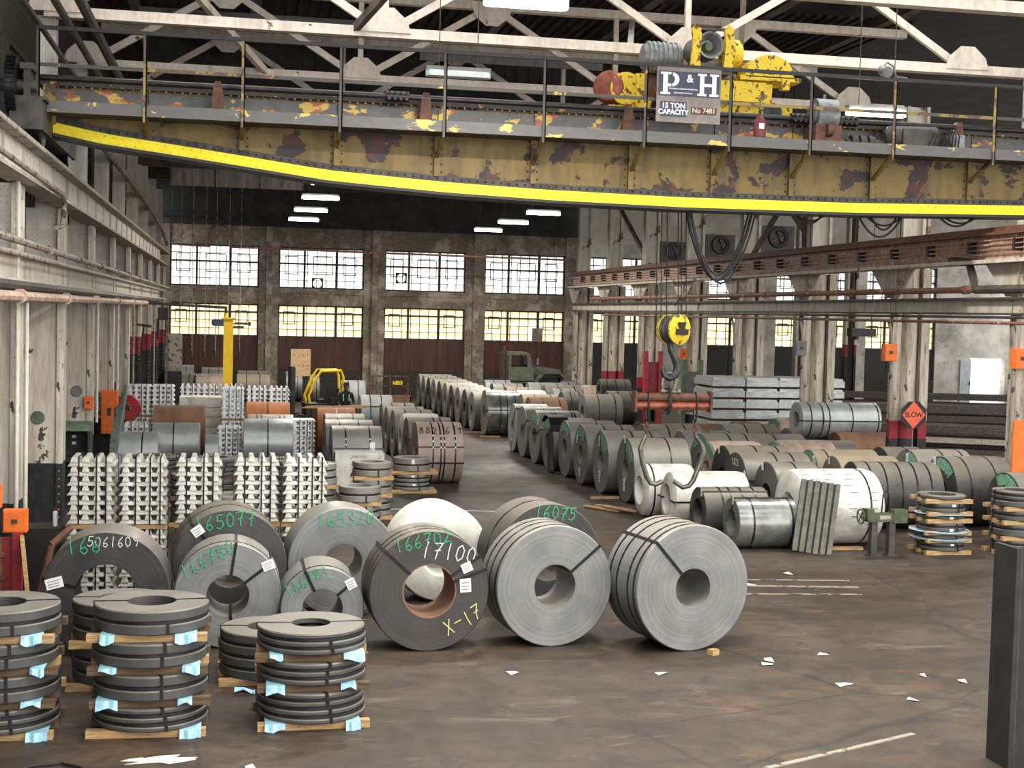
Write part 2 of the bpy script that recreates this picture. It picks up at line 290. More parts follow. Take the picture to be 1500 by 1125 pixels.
# ---------------------------------------------------------------- mesh builder
class MB:
    def __init__(self): self.v, self.f, self.mi, self.sm = [], [], [], []
    def add(self, verts, faces, mat=0, smooth=False, M=None):
        o = len(self.v)
        self.v += [tuple(M @ Vector(p)) if M else tuple(p) for p in verts]
        for f in faces:
            self.f.append([o + i for i in f]); self.mi.append(mat); self.sm.append(smooth)
        return self
    def box(self, c, d, R=None, mat=0):
        x, y, z = d[0] / 2, d[1] / 2, d[2] / 2
        vs = [Vector((a * x, b * y, e * z)) for a in (-1, 1) for b in (-1, 1) for e in (-1, 1)]
        if R: vs = [R @ p for p in vs]
        c = Vector(c)
        return self.add([p + c for p in vs], [(0, 1, 3, 2), (4, 6, 7, 5), (0, 4, 5, 1), (2, 3, 7, 6), (0, 2, 6, 4), (1, 5, 7, 3)], mat)
    def span(self, a, b, mat=0):
        return self.box([(p + q) / 2 for p, q in zip(a, b)], [abs(q - p) for p, q in zip(a, b)], None, mat)
    def bar(self, p, q, w, h, mat=0, up=(0, 0, 1)):
        p, q = Vector(p), Vector(q); d = q - p; L = d.length; x = d.normalized(); u = Vector(up)
        if abs(x.dot(u)) > .98: u = Vector((0, 1, 0))
        y = u.cross(x).normalized(); z = x.cross(y)
        R = Matrix((x, y, z)).transposed()
        return self.box((p + q) / 2, (L, w, h), R, mat)
    def tube(self, p, q, r, n=8, mat=0, r2=None, smooth=True):
        p, q = Vector(p), Vector(q); x = (q - p).normalized(); u = Vector((0, 0, 1)) if abs(x.z) < .95 else Vector((0, 1, 0))
        y = u.cross(x).normalized(); z = x.cross(y); r2 = r if r2 is None else r2
        vs, fs = [], []
        for i in range(n):
            a = 2 * PI * i / n; d = y * math.cos(a) + z * math.sin(a)
            vs += [p + d * r, q + d * r2]
        for i in range(n):
            j = (i + 1) % n; fs.append((2 * i, 2 * j, 2 * j + 1, 2 * i + 1))
        self.add(vs, fs, mat, smooth)
        o = len(self.v) - 2 * n
        self.f.append([o + 2 * i for i in range(n)][::-1]); self.mi.append(mat); self.sm.append(False)
        self.f.append([o + 2 * i + 1 for i in range(n)]); self.mi.append(mat); self.sm.append(False)
        return self
    def path(self, pts, r, n=6, mat=0, closed=False):
        pts = [Vector(p) for p in pts]; m = len(pts); vs, fs = [], []; prev = None
        for i, p in enumerate(pts):
            if closed: t = pts[(i + 1) % m] - pts[i - 1]
            else: t = pts[min(i + 1, m - 1)] - pts[max(i - 1, 0)]
            t.normalize()
            if prev is None:
                u = Vector((0, 0, 1)) if abs(t.z) < .9 else Vector((0, 1, 0)); y = u.cross(t).normalized()
            else: y = (prev - t * prev.dot(t)).normalized()
            prev = y; z = t.cross(y); rr = r[i] if isinstance(r, (list, tuple)) else r
            vs += [p + (y * math.cos(2 * PI * k / n) + z * math.sin(2 * PI * k / n)) * rr for k in range(n)]
        for i in range(m if closed else m - 1):
            for k in range(n):
                a, b = i * n + k, i * n + (k + 1) % n; c, d = ((i + 1) % m) * n + (k + 1) % n, ((i + 1) % m) * n + k
                fs.append((a, b, c, d))
        if not closed: fs += [tuple(range(n))[::-1], tuple(range((m - 1) * n, m * n))]
        return self.add(vs, fs, mat, True)
    def lathe(self, prof, n=40, M=None, mat=0, closed=True, caps=False, a0=0, a1=2 * PI):
        """prof = [(x, r)] turned about the X axis"""
        full = abs(a1 - a0 - 2 * PI) < 1e-6; k = n if full else n + 1; m = len(prof); vs, fs = [], []
        for i in range(k):
            a = a0 + (a1 - a0) * i / n
            vs += [(x, -math.sin(a) * r, math.cos(a) * r) for x, r in prof]
        for i in range(n):
            j = (i + 1) % k
            for p in range(m if closed else m - 1):
                q = (p + 1) % m; fs.append((i * m + p, i * m + q, j * m + q, j * m + p))
        if caps: fs += [tuple(i * m for i in range(k)), tuple(i * m + m - 1 for i in range(k))[::-1]]
        return self.add(vs, fs, mat, True, M)
    def prism(self, poly, d, M=None, mat=0):
        """polygon in local XY extruded along +Z"""
        n = len(poly); vs = [(x, y, 0) for x, y in poly] + [(x, y, d) for x, y in poly]
        fs = [tuple(range(n))[::-1], tuple(range(n, 2 * n))] + [(i, (i + 1) % n, n + (i + 1) % n, n + i) for i in range(n)]
        return self.add(vs, fs, mat, False, M)
    def rivet(self, p, nrm, r=.018, mat=0):
        p, nr = Vector(p), Vector(nrm).normalized(); u = Vector((0, 0, 1)) if abs(nr.z) < .9 else Vector((1, 0, 0))
        y = u.cross(nr).normalized(); z = nr.cross(y); vs = []
        for k in range(6): vs.append(p + (y * math.cos(k * PI / 3) + z * math.sin(k * PI / 3)) * r)
        for k in range(6): vs.append(p + nr * r * .6 + (y * math.cos(k * PI / 3) + z * math.sin(k * PI / 3)) * r * .55)
        return self.add(vs, [(k, (k + 1) % 6, 6 + (k + 1) % 6, 6 + k) for k in range(6)] + [tuple(range(6, 12))], mat, True)
    def mesh(self, name, mats, sharp=35):
        me = bpy.data.meshes.new(name); me.from_pydata(self.v, [], self.f)
        for m in (mats if isinstance(mats, (list, tuple)) else [mats]): me.materials.append(MT[m])
        me.polygons.foreach_set('material_index', self.mi); me.polygons.foreach_set('use_smooth', self.sm)
        me.update()
        if any(self.sm): me.set_sharp_from_angle(angle=math.radians(sharp))
        return me
    def build(self, name, mats, parent=None, loc=None, **kw):
        return obj(name, self.mesh(name, mats), parent, loc, **kw)
def obj(name, me, parent=None, loc=None, rotz=0, label=None, cat=None, group=None, kind=None):
    o = bpy.data.objects.new(name, me); COL.objects.link(o)
    if parent: o.parent = parent
    if loc is not None: o.location = loc
    if rotz: o.rotation_euler = (0, 0, rotz)
    return tag(o, label, cat, group, kind)
def tag(o, label=None, cat=None, group=None, kind=None):
    for k, v in (('label', label), ('category', cat), ('group', group), ('kind', kind)):
        if v: o[k] = v
    return o
def thing(name, label, cat, loc=(0, 0, 0), rotz=0, group=None, kind=None):
    o = bpy.data.objects.new(name, None); COL.objects.link(o); o.empty_display_size = .1
    o.location = loc; o.rotation_euler = (0, 0, rotz)
    return tag(o, label, cat, group, kind)
def text(body, size, mat, parent, M, name='lettering', ext=.003, align='CENTER', bold=0):
    c = bpy.data.curves.new(name, 'FONT'); c.body = body; c.size = size; c.extrude = ext; c.offset = bold
    c.align_x = align; c.align_y = 'CENTER'; c.materials.append(MT[mat]); c.resolution_u = 3
    tmp = bpy.data.objects.new(name, c); COL.objects.link(tmp)
    dg = bpy.context.evaluated_depsgraph_get(); me = bpy.data.meshes.new_from_object(tmp.evaluated_get(dg)); me.name = name
    bpy.data.objects.remove(tmp); o = bpy.data.objects.new(name, me); COL.objects.link(o); o.parent = parent; o.matrix_local = M
    return o
def frame(right, up, at):
    """matrix whose local X is right, Y is up and Z faces the reader"""
    r, u = Vector(right).normalized(), Vector(up).normalized(); n = r.cross(u)
    return Matrix.Translation(at) @ Matrix((r, u, n)).transposed().to_4x4()
# hand-drawn digits: polylines on a unit box
STK = {'0': [[(.5, 1), (.15, .8), (.1, .3), (.4, 0), (.8, .2), (.85, .7), (.5, 1)]], '1': [[(.5, 1), (.45, .5), (.5, 0)]],
       '2': [[(.1, .75), (.4, 1), (.8, .8), (.6, .45), (.1, 0), (.5, .08), (.95, .05)]],
       '3': [[(.1, .9), (.5, 1), (.85, .8), (.4, .55), (.9, .3), (.5, 0), (.1, .1)]],
       '4': [[(.2, 1), (.15, .5), (.9, .5)], [(.7, .95), (.65, 0)]],
       '5': [[(.9, 1), (.25, .97), (.2, .55), (.7, .6), (.9, .3), (.5, 0), (.1, .1)]],
       '6': [[(.7, 1), (.25, .6), (.15, .2), (.5, 0), (.85, .2), (.6, .45), (.2, .3)]],
       '7': [[(.05, .95), (.9, 1), (.5, .5), (.4, 0)], [(.25, .5), (.75, .55)]],
       '8': [[(.5, .55), (.15, .8), (.5, 1), (.8, .8), (.5, .55), (.1, .25), (.5, 0), (.9, .25), (.5, .55)]],
       '9': [[(.85, .7), (.5, .5), (.15, .75), (.5, 1), (.85, .75), (.8, .3), (.6, 0)]],
       'X': [[(.1, 1), (.9, 0)], [(.85, 1), (.1, 0)]], '-': [[(.1, .5), (.9, .5)]], '^': [[(.5, 0), (.5, 1)], [(.15, .7), (.5, 1), (.85, .7)]]}
def scrawl(mb, txt, h, right, up, at, mat=0, w=.012, adv=.72):
    """chalk numbers as thin raised ribbons on a surface"""
    r, u = Vector(right).normalized(), Vector(up).normalized(); n = r.cross(u); at = Vector(at)
    rnd = random.Random(hash(txt) % 997 if False else sum(map(ord, txt)))
    tot = len(txt) * h * adv; x0 = -tot / 2
    for i, ch in enumerate(txt):
        jy = rnd.uniform(-.08, .08) * h; sk = rnd.uniform(-.1, .2)
        for st in STK.get(ch, []):
            P = [at + r * (x0 + i * h * adv + (px + sk * (py - .5)) * h * .6) + u * ((py - .5) * h + jy) for px, py in st]
            for a, b in zip(P, P[1:]):
                d = (b - a); 
                if d.length < 1e-5: continue
                a2, b2 = a - d.normalized() * w * .4, b + d.normalized() * w * .4
                mb.bar(a2, b2, w, .003, mat, up=n)
    return mb
# ================================================================ STRUCTURE
XL, XR, YB = -3.2, 16.05, 70.0
ROOF = 12.2
BAYS_L = [22.2 + 5.6 * k for k in range(9)]
BAYS_R = [26.8 + 5.6 * k for k in range(8)]
ST = 'structure'
# floor, ground outside
mb = MB(); mb.span((-4.6, -12, -.2), (44, YB + .3, 0)); mb.build('floor', 'floor', label='stained dark brown concrete shop floor', cat='floor', kind=ST)
mb = MB(); mb.span((-60, YB + .3, -.25), (110, 150, -.05)); mb.build('ground', 'fence', label='pale gravel yard outside the far windows', cat='ground', kind=ST)
# rails let into the floor
for i, (x0, y0, x1, y1, w) in enumerate([(6.55, 21.55, 9.9, 21.15, .05), (6.9, 21.0, 9.8, 20.6, .07), (6.3, 20.35, 9.6, 20.05, .05), (4.55, 12.05, 6.9, 13.1, .06), (3.05, 29.6, 5.9, 29.1, .05)]):
    mb = MB(); mb.bar((x0, y0, .004), (x1, y1, .004), w, .012)
    mb.build('trim_%d' % (i + 1), ['pipe_grey', 'pipe_grey', 'pipe_grey', 'pipe_grey', 'paint_blob'][i], cat='floor strip', kind=ST,
             label=['pale metal strip in the floor, furthest of three by the last coil', 'broad pale strip in the floor, middle of three', 'pale metal strip in the floor, nearest of three by the last coil',
                    'pale strip running to the foot of the black post', 'pale scraped streak across the aisle floor'][i])

# ---- windows
def window(n, x0, x1, z0, z1, cols, rows, glass, label, y=YB, single=False, thick=(), vents=(), skip=()):
    w = thing('window_%d' % n, label, 'window', ((x0 + x1) / 2, y, z0), 0, None, ST)
    W2, H = (x1 - x0) / 2, z1 - z0
    mb = MB()
    for a, b in (((-W2, -.1, 0), (-W2 + .07, .1, H)), ((W2 - .07, -.1, 0), (W2, .1, H)), ((-W2, -.1, 0), (W2, .1, .07)), ((-W2, -.1, H - .07), (W2, .1, H))): mb.span(a, b)
    mb.build('window_frame', 'frame_dark', w)
    cw, rh = 2 * W2 / cols, H / rows
    for k in thick:
        x = -W2 + 2 * W2 * k; b = MB(); b.span((x - .05, -.09, 0), (x + .05, .07, H)); b.build('mullion', 'frame_dark', w)
    mb = MB()
    for c in range(1, cols): mb.span((-W2 + c * cw - .016, -.04, 0), (-W2 + c * cw + .016, .02, H))
    for r in range(1, rows):
        t = .045 if r == rows // 2 + 1 else .016
        mb.span((-W2, -.04, r * rh - t), (W2, .03, r * rh + t))
    mb.build('glazing_bars', 'muntin', w)
    for (vx, vz, vw, vh) in vents:
        b = MB(); x, z = -W2 + vx * 2 * W2, vz * H
        for a, c in (((x, -.06, z), (x + vw, -.03, z + .04)), ((x, -.06, z + vh), (x + vw, -.03, z + vh + .04)), ((x, -.06, z), (x + .04, -.03, z + vh)), ((x + vw, -.06, z), (x + vw + .04, -.03, z + vh))): b.span(a, c)
        b.build('vent_sash', 'frame_dark', w)
    if single:
        b = MB()
        for c in range(cols):
            for r in range(rows): b.span((-W2 + c * cw + .01, .0, r * rh + .01), (-W2 + (c + 1) * cw - .01, .008, (r + 1) * rh - .01))
        b.build('panes', glass, w, kind='stuff')
    else:
        p = MB(); p.box((0, 0, 0), (cw - .02, .008, rh - .02)); me = p.mesh('pane', glass)
        for c in range(cols):
            for r in range(rows):
                if (c, r) in skip: continue
                obj('pane', me, w, (-W2 + (c + .5) * cw, 0, (r + .5) * rh))
    return w
WX = [(-3.15, 1.1), (2.06, 6.24), (7.27, 11.35), (12.33, 16.5), (17.5, 21.6), (22.7, 26.8), (27.9, 32.0), (33.0, 37.1)]
ORD = ['first', 'second', 'third', 'fourth', 'fifth', 'sixth', 'seventh', 'eighth', 'ninth', 'tenth', 'eleventh', 'twelfth', 'thirteenth', 'fourteenth', 'fifteenth']
n = 0
for i, (x0, x1) in enumerate(WX):
    far = i > 3
    where = '%s along the far wall counting from the yellow post' % ORD[i]
    n += 1
    window(n, x0, x1, 5.24, 7.26, 8 if far else 9, 5, 'glass', 'tall white-glowing upper window, ' + where, single=far, thick=(.30, .68),
           vents=((.07, .34, .62, .86), (.40, .34, .95, .86), (.75, .34, .62, .86)), skip=((2, 0),) if i == 2 else ())
    n += 1
    window(n, x0, x1, 2.82, 4.41, 8 if far else 9, 4, 'glass_amber', 'amber-tinted lower window, ' + where, single=far, thick=(.30, .68), vents=((.06, .4, .55, .6), (.74, .4, .55, .6)),
           skip=((5, 0), (5, 1)) if i == 3 else ())
# round fan vents and boards in some upper windows
for x, z, lab in ((5.0 - 1.05, 5.24, 'square vent plate with round hole in the second upper window'), (8.1, 5.62, 'square vent plate with round hole in the third upper window')):
    t = thing('vent_plate', lab, 'vent', (x, YB - .16, z)); b = MB()
    N = 24; vs, fs = [], []
    for k in range(N):
        a = 2 * PI * k / N; c, d = math.cos(a), math.sin(a); m = max(abs(c), abs(d))
        vs += [(c * .22, 0, .27 + d * .22), (c / m * .28, 0, .27 + d / m * .27), (c * .22, .05, .27 + d * .22), (c / m * .28, .05, .27 + d / m * .27)]
    for k in range(N):
        j = (k + 1) % N
        fs += [(4 * k, 4 * j, 4 * j + 1, 4 * k + 1), (4 * k, 4 * k + 2, 4 * j + 2, 4 * j), (4 * k + 1, 4 * j + 1, 4 * j + 3, 4 * k + 3), (4 * k + 2, 4 * k + 3, 4 * j + 3, 4 * j + 2)]
    b.add(vs, fs); b.build('plate', 'frame_dark', t)
b = MB(); b.span((14.85, YB - .15, 2.86), (15.4, YB - .08, 3.55)); b.build('boarded_pane', 'brick', label='dark board blocking part of the fourth lower window', cat='board')

# ---- back wall in courses round the openings
bm = MB(); bd = MB(); bp = MB()
edges = [-4.6] + [e for w in WX for e in w] + [44.0]
DOOR = (39.2, 41.3, 2.46)
for i in range(0, len(edges), 2):
    x0, x1 = edges[i], edges[i + 1]
    if x1 > 40:
        bp.span((x0, YB - .25, 0), (DOOR[0], YB + .25, 8.2)); bp.span((DOOR[1], YB - .25, 0), (x1, YB + .25, 8.2)); bp.span((DOOR[0], YB - .25, DOOR[2]), (DOOR[1], YB + .25, 8.2))
    else:
        tgt = bm if x0 < 16.6 else bp
        tgt.span((x0, YB - .35, 0), (x1, YB + .25, 8.2))
        if x1 < 17.2: tgt.span(((x0 + x1) / 2 - .14, YB - .6, 0), ((x0 + x1) / 2 + .14, YB - .35, 8.2))
for i, (x0, x1) in enumerate(WX):
    tgt = bm if i < 4 else bp
    tgt.span((x0, YB - .25, 4.41), (x1, YB + .25, 5.24)); tgt.span((x0, YB - .25, 7.26), (x1, YB + .25, 8.2))
    tgt.span((x0, YB - .32, 4.98), (x1, YB - .25, 5.2)); bd.span((x0, YB - .25, 0), (x1, YB + .25, 1.25))
bm.build('wall_back', 'brick', label='sooty brick end wall between the tall windows', cat='wall', kind=ST)
bp.build('wall_back_aisle', 'brick_pale', label='whitewashed end wall of the side aisle with bright doorway', cat='wall', kind=ST)
bd.build('wall_back_plinth', 'brick_dark', label='blackened brick plinth below the far windows', cat='wall', kind=ST)
for i, (x0, x1) in enumerate(WX):
    t = thing('wall_panel', 'rust-brown sheet metal panel under the %s lower window from the yellow post' % ORD[i], 'panel', ((x0 + x1) / 2, YB, 1.25), 0, 'brown panels under the far windows', ST)
    k = 3; w = (x1 - x0) / k
    for c in range(k):
        b = MB(); b.span((x0 - (x0 + x1) / 2 + c * w + .015, -.1, 0), (x0 - (x0 + x1) / 2 + (c + 1) * w - .015, -.05, 1.57)); b.build('panel', 'brown_panel' if i < 4 else 'black', t)
    b = MB(); b.span((-(x1 - x0) / 2, -.05, 0), ((x1 - x0) / 2, .1, 1.57)); b.build('backing', 'rust_dark', t)
b = MB(); b.span((17.3, YB - .3, 8.2), (44, YB + .25, ROOF + .2)); b.build('wall_back_upper', 'cream_gable', label='pale plastered upper end wall over the side aisle', cat='wall', kind=ST)
b = MB(); b.span((-4.6, YB - .3, 8.2), (17.3, YB + .25, ROOF + .2)); b.span((-4.6, YB - .5, 8.2), (17.3, YB - .3, 8.45)); b.build('wall_back_gable', 'deck', label='dark upper gable above the far windows', cat='wall', kind=ST)  # upper gable in the same even dark tone as the roof deck
# door leaf by the bright opening
t = thing('door_1', 'blue-edged door leaf standing open at the bright doorway', 'door', (DOOR[0], YB - .3, 0), 0, None, ST)
b = MB(); b.span((-.62, -.06, 0), (0, 0, 2.4)); b.build('leaf', m := 'wrap_blue', t)
b = MB(); b.span((-.1, -.12, 1.0), (-.04, -.06, 1.2)); b.build('handle', 'dark_steel', t)

# ---- left wall behind the columns, clerestory above
b = MB(); b.span((-4.6, -12, 0), (-4.35, YB, 6.4)); b.span((-4.6, -12, 9.2), (-4.35, YB, ROOF)); 
for y in BAYS_L + [16.6, 11, 5.4, -.2, -5.8]: b.span((-4.6, y - .1, 6.4), (-4.35, y + .9, 9.2))
b.build('wall_left', 'brick_dark', label='dark wall behind the cream columns', cat='wall', kind=ST)
for i, y in enumerate([-5.8 + 5.6 * k for k in range(13)]):
    n += 1
    w = thing('window_%d' % n, 'clerestory strip window high on the side wall, %s bay from the far end' % ORD[12 - i], 'window', (-4.47, y + 3.25, 6.4), 0, None, ST)
    b = MB(); b.span((-.006, -2.35, 0), (.006, 2.35, 2.8)); b.build('pane', 'glass' if y < 20 else 'glass_dirty', w)
    b = MB()
    for k in range(8): b.span((-.03, -2.35 + k * .66, 0), (.03, -2.31 + k * .66, 2.8))
    for z in (.0, .7, 1.4, 2.1, 2.75): b.span((-.03, -2.35, z), (.03, 2.35, z + .05))
    b.build('glazing_bars', 'muntin', w)
# right aisle wall with a long window band
b = MB(); b.span((43.75, -12, 0), (44, YB, 2.2)); b.span((43.75, -12, 7.4), (44, YB, ROOF)); 
for k in range(14): b.span((43.75, -12 + k * 6.2, 2.2), (44, -11 + k * 6.2, 7.4))
b.build('wall_right', 'brick_pale', label='whitewashed outer wall of the side aisle', cat='wall', kind=ST)

# ---- roof deck, ribs, purlins; unseen skylight slots added over the near bays to brighten the hall
b = MB()
b.span((-4.6, 28.6, ROOF), (44, YB, ROOF + .12))
for y0 in (-12, -4, 4, 12, 20): b.span((-4.6, y0, ROOF), (44, y0 + 2.6, ROOF + .12))
for x0, x1 in ((-4.6, -2.5), (6.2, 8.2), (15.5, 20), (42, 44)): b.span((x0, -12, ROOF), (x1, 28.6, ROOF + .12))
b.build('ceiling', 'deck', label='dark sooty corrugated roof deck', cat='ceiling', kind=ST)
b = MB(); x = -4.5
while x < 17.5:
    b.span((x, 34.6, ROOF - .07), (x + .13, YB - .4, ROOF)); x += .3
b.build('ceiling_ribs', 'deck', label='closely spaced ribs of the corrugated roof deck', cat='roof ribs', kind='stuff')
# ---- roof trusses
def truss(k, y, mat):
    zb, zt = 9.6, 11.55
    x0, x1 = -3.6, 16.6
    t = thing('roof_truss', 'riveted steel roof truss spanning the hall, %s from the crane going back' % ORD[k] if y > 25 else 'roof truss directly above the crane', 'truss', (0, y, zb), 0, 'roof trusses', ST)
    b = MB(); b.span((x0, -.11, -.02), (x1, -.03, .16)); b.span((x0, .03, -.02), (x1, .11, .16)); b.span((x0, -.13, -.04), (x1, .13, -.02)); b.build('bottom_chord', mat, t)
    b = MB(); b.span((x0, -.11, zt - zb - .1), (x1, -.03, zt - zb + .1)); b.span((x0, .03, zt - zb - .1), (x1, .11, zt - zb + .1)); b.build('top_chord', mat, t)
    P = 3.1; nodes = [x0 + .2 + i * P for i in range(7)]
    for i, x in enumerate(nodes):
        top = i % 2 == 1
        if i < 6:
            a = (x, 0, zt - zb if top else .06); c = (nodes[i + 1], 0, .06 if top else zt - zb)
            m = MB(); m.bar(a, c, .1, .15); m.build('diagonal', mat, t)
        if i % 2 == 0 and 0 < i < 6:
            m = MB(); m.span((x - .06, -.05, .06), (x + .06, .05, zt - zb)); m.build('vertical', mat, t)
        z = zt - zb if top else .06; g = MB(); sg = -1 if top else 1
        g.prism([(-.5, 0), (.5, 0), (.42, sg * .25), (.16, sg * .48), (-.16, sg * .48), (-.42, sg * .25)][::sg], .02, frame((1, 0, 0), (0, 0, 1), (x, -.12, z)))
        g.build('gusset_plate', mat, t)
    m = MB()
    for i, x in enumerate(nodes):
        z = zt - zb if i % 2 else .06; sg = -1 if i % 2 else 1
        for dx in (-.32, -.2, -.08, .08, .2, .32): m.rivet((x + dx, -.125, z + sg * .05), (0, -1, 0), .018); m.rivet((x + dx * .8, -.125, z + sg * .18), (0, -1, 0), .018)
    m.build('rivets', mat, t, kind='stuff')
for k, y in enumerate([22.2, 27.8, 33.4, 39.0, 44.6, 50.2, 55.8, 61.4]): truss(max(k - 1, 0), y, 'truss' if y < 42 else 'truss_dark')
# purlins and a few struts
for i, (x, z) in enumerate([(-2.6, 11.7), (.4, 11.7), (3.5, 11.7), (6.6, 11.7), (9.7, 11.7), (12.8, 11.7), (15.9, 11.7)]):
    b = MB(); b.span((x - .06, 22, z), (x + .06, YB - .4, z + .3)); b.span((x - .13, 22, z), (x + .13, YB - .4, z + .03))
    b.build('roof_purlin', 'grey_steel' if i < 4 else 'truss_dark', label='long roof purlin running the length of the hall, %s from the cream columns' % ORD[i], cat='purlin', kind=ST, group='roof purlins')
for i, (a, c) in enumerate([((4.2, 22.2, 11.5), (2.2, 27.8, 9.7)), ((7.8, 27.8, 9.7), (9.4, 33.4, 11.4)), ((-2.0, 27.8, 11.4), (.6, 33.4, 9.7)), ((10.2, 27.8, 11.4), (12.2, 33.4, 9.7)), ((2.5, 55.8, 9.6), (.2, 61.4, 9.7)), ((6.5, 55.8, 9.65), (3.4, 50.2, 9.7))]):
    b = MB(); b.bar(a, c, .12, .16); b.build('sway_brace', 'truss' if 0 < i < 4 else 'truss_dark', cat='brace', kind=ST,
        label=['dark slanting brace dropping to the first truss behind the handrail', 'pale brace rising beside the hoist trolley', 'pale brace near the cream columns above the crane', 'pale brace above the round-ended lamp', 'dark brace low over the far bays', 'dark crossing brace above the row of lamps'][i])
# hanging corrugated curtain over the far bays
t = thing('draft_curtain', 'weathered corrugated sheet curtain hung below the far roof', 'curtain', (0, 57.4, 9.0), 0, None, ST)
for k in range(5):
    b = MB(); x0 = -2.6 + k * 1.75
    for j in range(10): b.span((x0 + j * .17, -.02 - (j % 2) * .03, 0), (x0 + j * .17 + .17, .02 - (j % 2) * .03, 1.6))
    b.build('sheet', 'deck_light' if k < 3 else 'deck', t)
b = MB(); x0 = -2.5
for j in range(112): b.span((x0 + j * .17, 40.0 - (j % 2) * .03, 9.75), (x0 + j * .17 + .17, 40.05 - (j % 2) * .03, 11.6))
b.build('upper_siding', 'deck', label='dark corrugated siding filling the roof space behind the crane', cat='siding', kind=ST)
for i, (x0, x1, y, z0, z1) in enumerate([(-2.4, 3.2, 35.5, 11.15, 11.45), (4.6, 9.5, 36.5, 10.75, 11.05)]):
    b = MB(); b.span((x0, y, z0), (x1, y + .06, z1)); b.build('roof_girt', 'grey_steel', label=['long grey girt high above the crane walkway', 'grey girt behind the middle diagonals'][i], cat='girt', kind=ST)

# ---- left columns, runway, pipes
def column_left(i, y):
    mat = 'colmn_red' if i >= 5 else 'colmn_plain'
    desc = ('black foot and red band' if i >= 5 else 'black painted foot')
    t = thing('column', 'peeling cream steel column with %s, %s in the row nearest the camera side' % (desc, ORD[i]), 'column', (XL, y, 0), 0, 'cream columns of the side row', ST)
    b = MB(); b.span((-.78, 0, 0), (-.08, .04, 4.6)); b.build('face_plate', mat, t)
    for x0, x1 in ((-.86, -.74), (-.12, 0)):
        b = MB(); b.span((x0, -.05, 0), (x1, .06, 6.0)); b.build('flange', mat, t)
    b = MB(); b.span((-.08, .04, 0), (-.03, .7, 6.0)); b.build('side_plate', mat, t)
    b = MB(); b.span((-.72, .1, 4.6), (-.1, .14, 6.0)); b.build('upper_plate', 'cream_clean', t)
    b = MB()
    for k in range(40):
        for x in (-.8, -.06): b.rivet((x, -.05, .12 + k * .148), (0, -1, 0), .016)
        for x in (-.6, -.5, -.3, -.2):
            if 4.7 + k * .1 < 5.95: b.rivet((x, .1, 4.7 + k * .1), (0, -1, 0), .016)
    b.build('rivets', 'cream', t, kind='stuff')
    if i == 0: return
    u = MB(); u.span((-.55, .05, 6.0), (-.2, .09, 9.6)); u.span((-.55, .4, 6.0), (-.2, .44, 9.6)); u.span((-.4, .09, 6.0), (-.35, .4, 9.6)); u.build('upper_shaft', 'cream_clean', t)
    b = MB()
    for k in range(30):
        for x in (-.5, -.25): b.rivet((x, .05, 6.1 + k * .117), (0, -1, 0), .016)
    b.build('upper_rivets', 'cream', t, kind='stuff')
for i, y in enumerate(BAYS_L): column_left(i, y)
# details on the nearest columns
for (x, y, z, lab, c) in ((-3.66, 27.79, 2.02, 'round green cover plate on the nearest full cream column', 'green_steel'), (-3.55, 33.39, 2.2, 'round grey cover plate on the next cream column', 'grey_steel')):
    b = MB(); b.lathe([(-.02, 0.0), (-.02, .12), (0, .13), (.02, .13)], 20, Matrix.Translation((x, y, z)) @ Matrix.Rotation(PI / 2, 4, 'Z'), closed=False); b.build('cover_plate', c, label=lab, cat='cover plate')
# runway girder
t = thing('crane_runway', 'riveted cream crane runway girder along the near columns', 'runway', (XL, 0, 6.02), 0, None, ST)
for k in range(9):
    y0 = 10.9 + 5.6 * k + .1; y1 = y0 + 5.56
    b = MB(); b.span((-.02, y0, .05), (.02, y1, .55)); b.build('web_panel', 'cream_clean', t)
    for j in range(3):
        y = y0 + .02 + j * 1.85; b = MB(); b.span((.02, y, .04), (.05, y + .09, .56)); b.build('stiffener', 'cream', t)
b = MB(); b.span((-.2, 10, 0), (.2, 66.5, .05)); b.build('bottom_flange', 'cream', t)
b = MB(); b.span((-.22, 10, .55), (.22, 66.5, .62)); b.span((-.05, 10, .62), (.05, 66.5, .76)); b.build('rail', 'pipe_grey', t)
b = MB()
for k in range(370):
    y = 10 + k * .152; b.rivet((.2, y, .025), (1, 0, 0), .014); b.rivet((.22, y, .59), (1, 0, 0), .014)
b.build('rivets', 'cream', t, kind='stuff')
# lower lintel with pipes
t = thing('pipe_lintel', 'cream lattice lintel below the crane runway carrying pipes', 'lintel', (XL, 0, 4.5), 0, None, ST)
for k in range(9):
    y0 = 11.0 + 5.6 * k; b = MB(); b.span((-.06, y0 + .8, 0), (-.02, y0 + 5.5, .42)); b.build('web_panel', 'cream', t)
b = MB(); b.span((-.2, 10, .4), (.1, 66.5, .45)); b.span((-.2, 10, 0), (.1, 66.5, .05)); b.build('flanges', 'cream', t)
def pipe(label, pts, r, mat, name='wall_pipe', collars=(), grp=None, n=8):
    t = thing(name, label, 'pipe', pts[0], 0, grp); o = Vector(pts[0])
    b = MB(); b.path([Vector(p) - o for p in pts], r, n); b.build('pipe_run', mat, t)
    for c in collars:
        a, d = Vector(c[0]) - o, Vector(c[1]); q = MB(); q.tube(a - d * .09, a + d * .09, r * 1.45, 10); q.build('pipe_collar', mat, t)
    return t
YD = Vector((0, 1, 0))
pipe('thick pale pipe with couplings below the crane runway', [(-3.0, 10, 5.08), (-3.0, 66, 5.02)], .055, 'pipe_grey', collars=[((-3.0, 24 + 4.4 * k, 5.06), YD) for k in range(9)])
pipe('pinkish lagged pipe running level along the cream columns', [(-3.02, 10, 4.28), (-3.02, 50, 4.3)], .075, 'pipe_pink', collars=[((-3.02, 21 + 5.6 * k, 4.29), YD) for k in range(5)])
